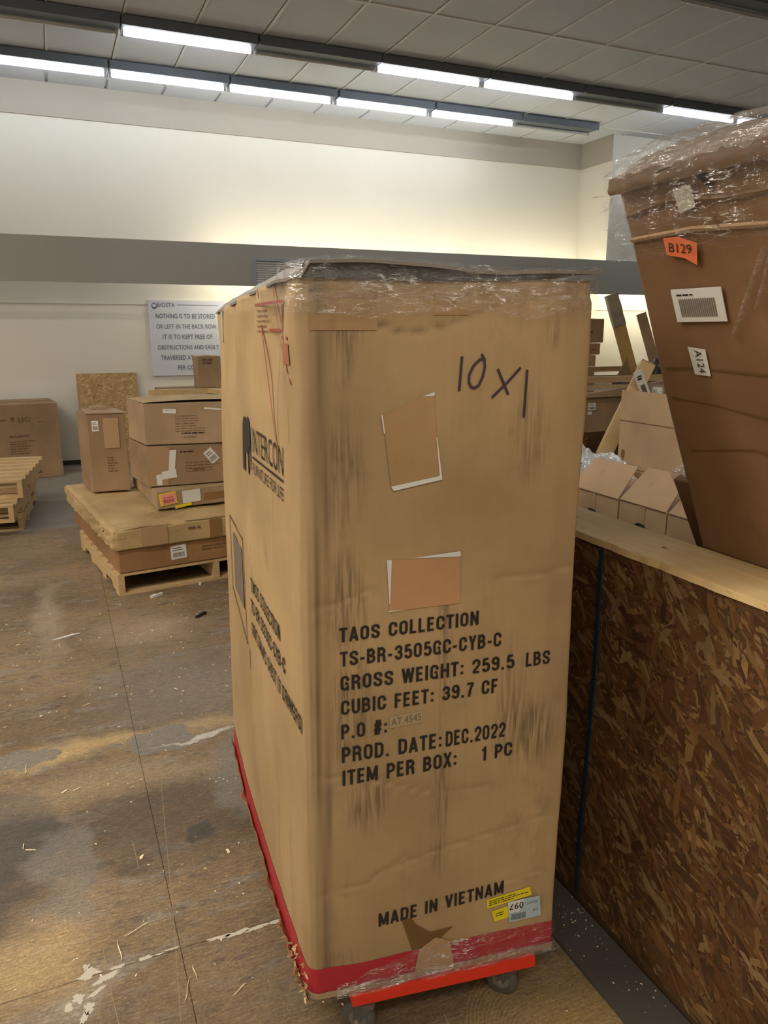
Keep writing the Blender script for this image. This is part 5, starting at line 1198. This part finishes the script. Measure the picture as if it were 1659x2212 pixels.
for x, y, l, wd, a, lab in [(-0.101, 2.633, .028, .010, 20, 'pale bean-shaped chip at the left of the plywood joint'), (-0.060, 2.63, .03, .006, 10, 'thin pale chip right of the bean-shaped chip'), (0.114, 2.166, .02, .014, 40, 'white chip in the middle of the dark stain'), (0.368, 2.087, .02, .016, 80, 'white chip near the left side of the dolly'),
        (-0.23, 2.84, .07, .008, 75, 'yellow splinter upright in view at the left edge'), (-0.226, 2.367, .03, .005, 70, 'short splinter of the V on the dark patch'), (-0.205, 2.34, .035, .005, -40, 'long splinter of the V on the dark patch'), (0.069, 1.867, .07, .007, 8, 'pale splinter above the white paint patch'), (0.020, 1.81, .075, .009, 80, 'yellow splinter crossing the white paint line'),
        (0.191, 1.659, .05, .006, 80, 'bent straw splinter, upper part, below the paint line'), (0.165, 1.615, .07, .006, 58, 'bent straw splinter, lower part, below the paint line'), (0.284, 1.563, .045, .008, 20, 'short pale splinter near the dolly front wheel'), (-0.182, 3.256, .012, .012, 0, 'round white chip beyond the yellow joint, left'), (0.41, 3.25, .012, .012, 0, 'round white chip beyond the yellow joint, right'),
        (0.0, 3.287, .04, .01, 10, 'flat pale chip beyond the yellow joint'), (-0.299, 4.123, .02, .015, 0, 'pale chip at the far left edge of the floor')]:
    scrap('wood_splinter', x, y, l, wd * (0.45 if l > 0.035 else 0.9), a, 'chip', lab, 'wood chip', G)
V, F = [], []
rr = random.Random(2)
for k in range(420):
    x = rr.uniform(-0.6, 1.05); y = rr.uniform(1.1, 4.6); s = rr.uniform(0.0015, 0.006) * (1 if y < 3 else 1.6); k0 = len(V); a = rr.uniform(0, 3)
    c, d = math.cos(a) * s, math.sin(a) * s; V += [(x + c, y + d, 0.0008), (x - d * .5, y + c * .5, 0.0012), (x - c, y - d, 0.0008), (x + d * .4, y - c * .4, 0.002)]; F.append((k0, k0 + 1, k0 + 2, k0 + 3))
tag(mesh('floor_crumbs', V, F, 'chip', loc=(0, 2, 0)), 'tiny pale crumbs scattered over the plywood floor', 'crumbs', kind='stuff')
V, F = [], []
for k in range(150):
    x = rr.uniform(1.105, 1.235); y = rr.uniform(0.9, 2.0); s = 0.0008 + 0.0035 * rr.random() ** 3; k0 = len(V); a = rr.uniform(0, 3)
    if rr.random() < 0.45: x = 1.19 + rr.gauss(0, 0.03); y = 1.42 + rr.gauss(0, 0.06); x = min(1.232, x)
    c, d = math.cos(a) * s, math.sin(a) * s; V += [(x + c, y + d, 0.0125), (x - d * .5, y + c * .5, 0.013), (x - c, y - d, 0.0125), (x + d * .4, y - c * .4, 0.014)]; F.append((k0, k0 + 1, k0 + 2, k0 + 3))
tag(mesh('sawdust_crumbs', V, F, 'chip', loc=(1.17, 1.5, 0.0125)), 'pale sawdust crumbs on the dark floor strip', 'crumbs', kind='stuff')
# peeling white paint along the joint at Y = 1.755
def blob(x, y, rx, ry, seed, V, F, rot=0):
    n = 44; k0 = len(V); c, s = math.cos(rot), math.sin(rot)
    for k in range(n):
        t = 2 * PI * k / n; q = 1 + 0.55 * nn3(math.cos(t) * 1.7 + seed, math.sin(t) * 1.7, seed) + 0.5 * nn3(math.cos(t) * 9, math.sin(t) * 9 + seed, 2); px, py = rx * q * math.cos(t), ry * q * math.sin(t)
        V.append((x + px * c - py * s, y + px * s + py * c, 0.0007))
    F.append(tuple(range(k0, k0 + n)))
V, F = [], []
for k, (x, y, rx, ry, ro) in enumerate([(-0.055, 1.765, .028, .014, .3), (-0.02, 1.735, .03, .010, .3), (-0.085, 1.695, .014, .014, 0), (-0.108, 1.678, .010, .012, 0), (-0.062, 1.655, .012, .016, .4), (-0.075, 1.632, .008, .018, -.5), (-0.092, 1.60, .009, .02, -.4), (-0.04, 1.70, .02, .006, .5), (0.012, 1.757, .02, .005, 0), (0.08, 1.759, .018, .006, .05), (0.115, 1.757, .012, .003, 0), (0.15, 1.762, .02, .003, 0), (0.27, 1.751, .03, .006, 0), (0.32, 1.747, .035, .008, .05), (0.375, 1.745, .03, .007, .1), (0.43, 1.745, .02, .006, 0), (-0.065, 1.79, .008, .01, 0)]): blob(x, y, rx, ry, k * 1.37, V, F, ro)
pp = mesh('peeling_paint', V, F, 'paint', fl); pp['kind'] = 'stuff'
# scraped lines in the boards
V, F = [], []
gm = lambda u, v, o=0: Vector((u, v, 0.0005 + o))
for l, wd in (([(0.224, 2.573), (0.191, 2.169), (0.17, 1.892), (0.15, 1.683), (0.136, 1.531)], 0.0016), ([(0.095, 2.26), (0.10, 2.12)], 0.002), ([(-0.02, 1.83), (-0.01, 1.68), (0.0, 1.58)], 0.002), ([(0.22, 1.62), (0.34, 1.70)], 0.002), ([(0.62, 1.12), (0.66, 1.28)], 0.003), ([(0.70, 1.10), (0.72, 1.30)], 0.003), ([(0.56, 1.15), (0.60, 1.22), (0.68, 1.20)], 0.0025)):
    a, b = stroke_geo(l, wd, gm, 0); k = len(V); V += a; F += [tuple(i + k for i in q) for q in b]
sc_ = mesh('scratches', V, F, plain('scratch', (0.30, 0.22, 0.12), 0.7), fl); sc_['kind'] = 'stuff'
# grain rings showing in the plywood near the dolly
V, F = [], []
for k in range(19):
    r = 0.025 + k * 0.0085; l = [(0.90 + r * 0.95 * math.cos(t) * (1 + .05 * nn3(t * 2, k)), 1.13 + r * 1.3 * math.sin(t) * (1 + .06 * nn3(t * 2, k, 2))) for t in [q * PI / 16 for q in range(2 + int(4 * abs(nn3(k, 1.3))), 22)]]
    a, b = stroke_geo(l, 0.0019, gm, 0); kk = len(V); V += a; F += [tuple(i + kk for i in q) for q in b]
gr_ = mesh('grain_rings', V, F, plain('grain', (0.30, 0.21, 0.10), 0.7), fl); gr_['kind'] = 'stuff'
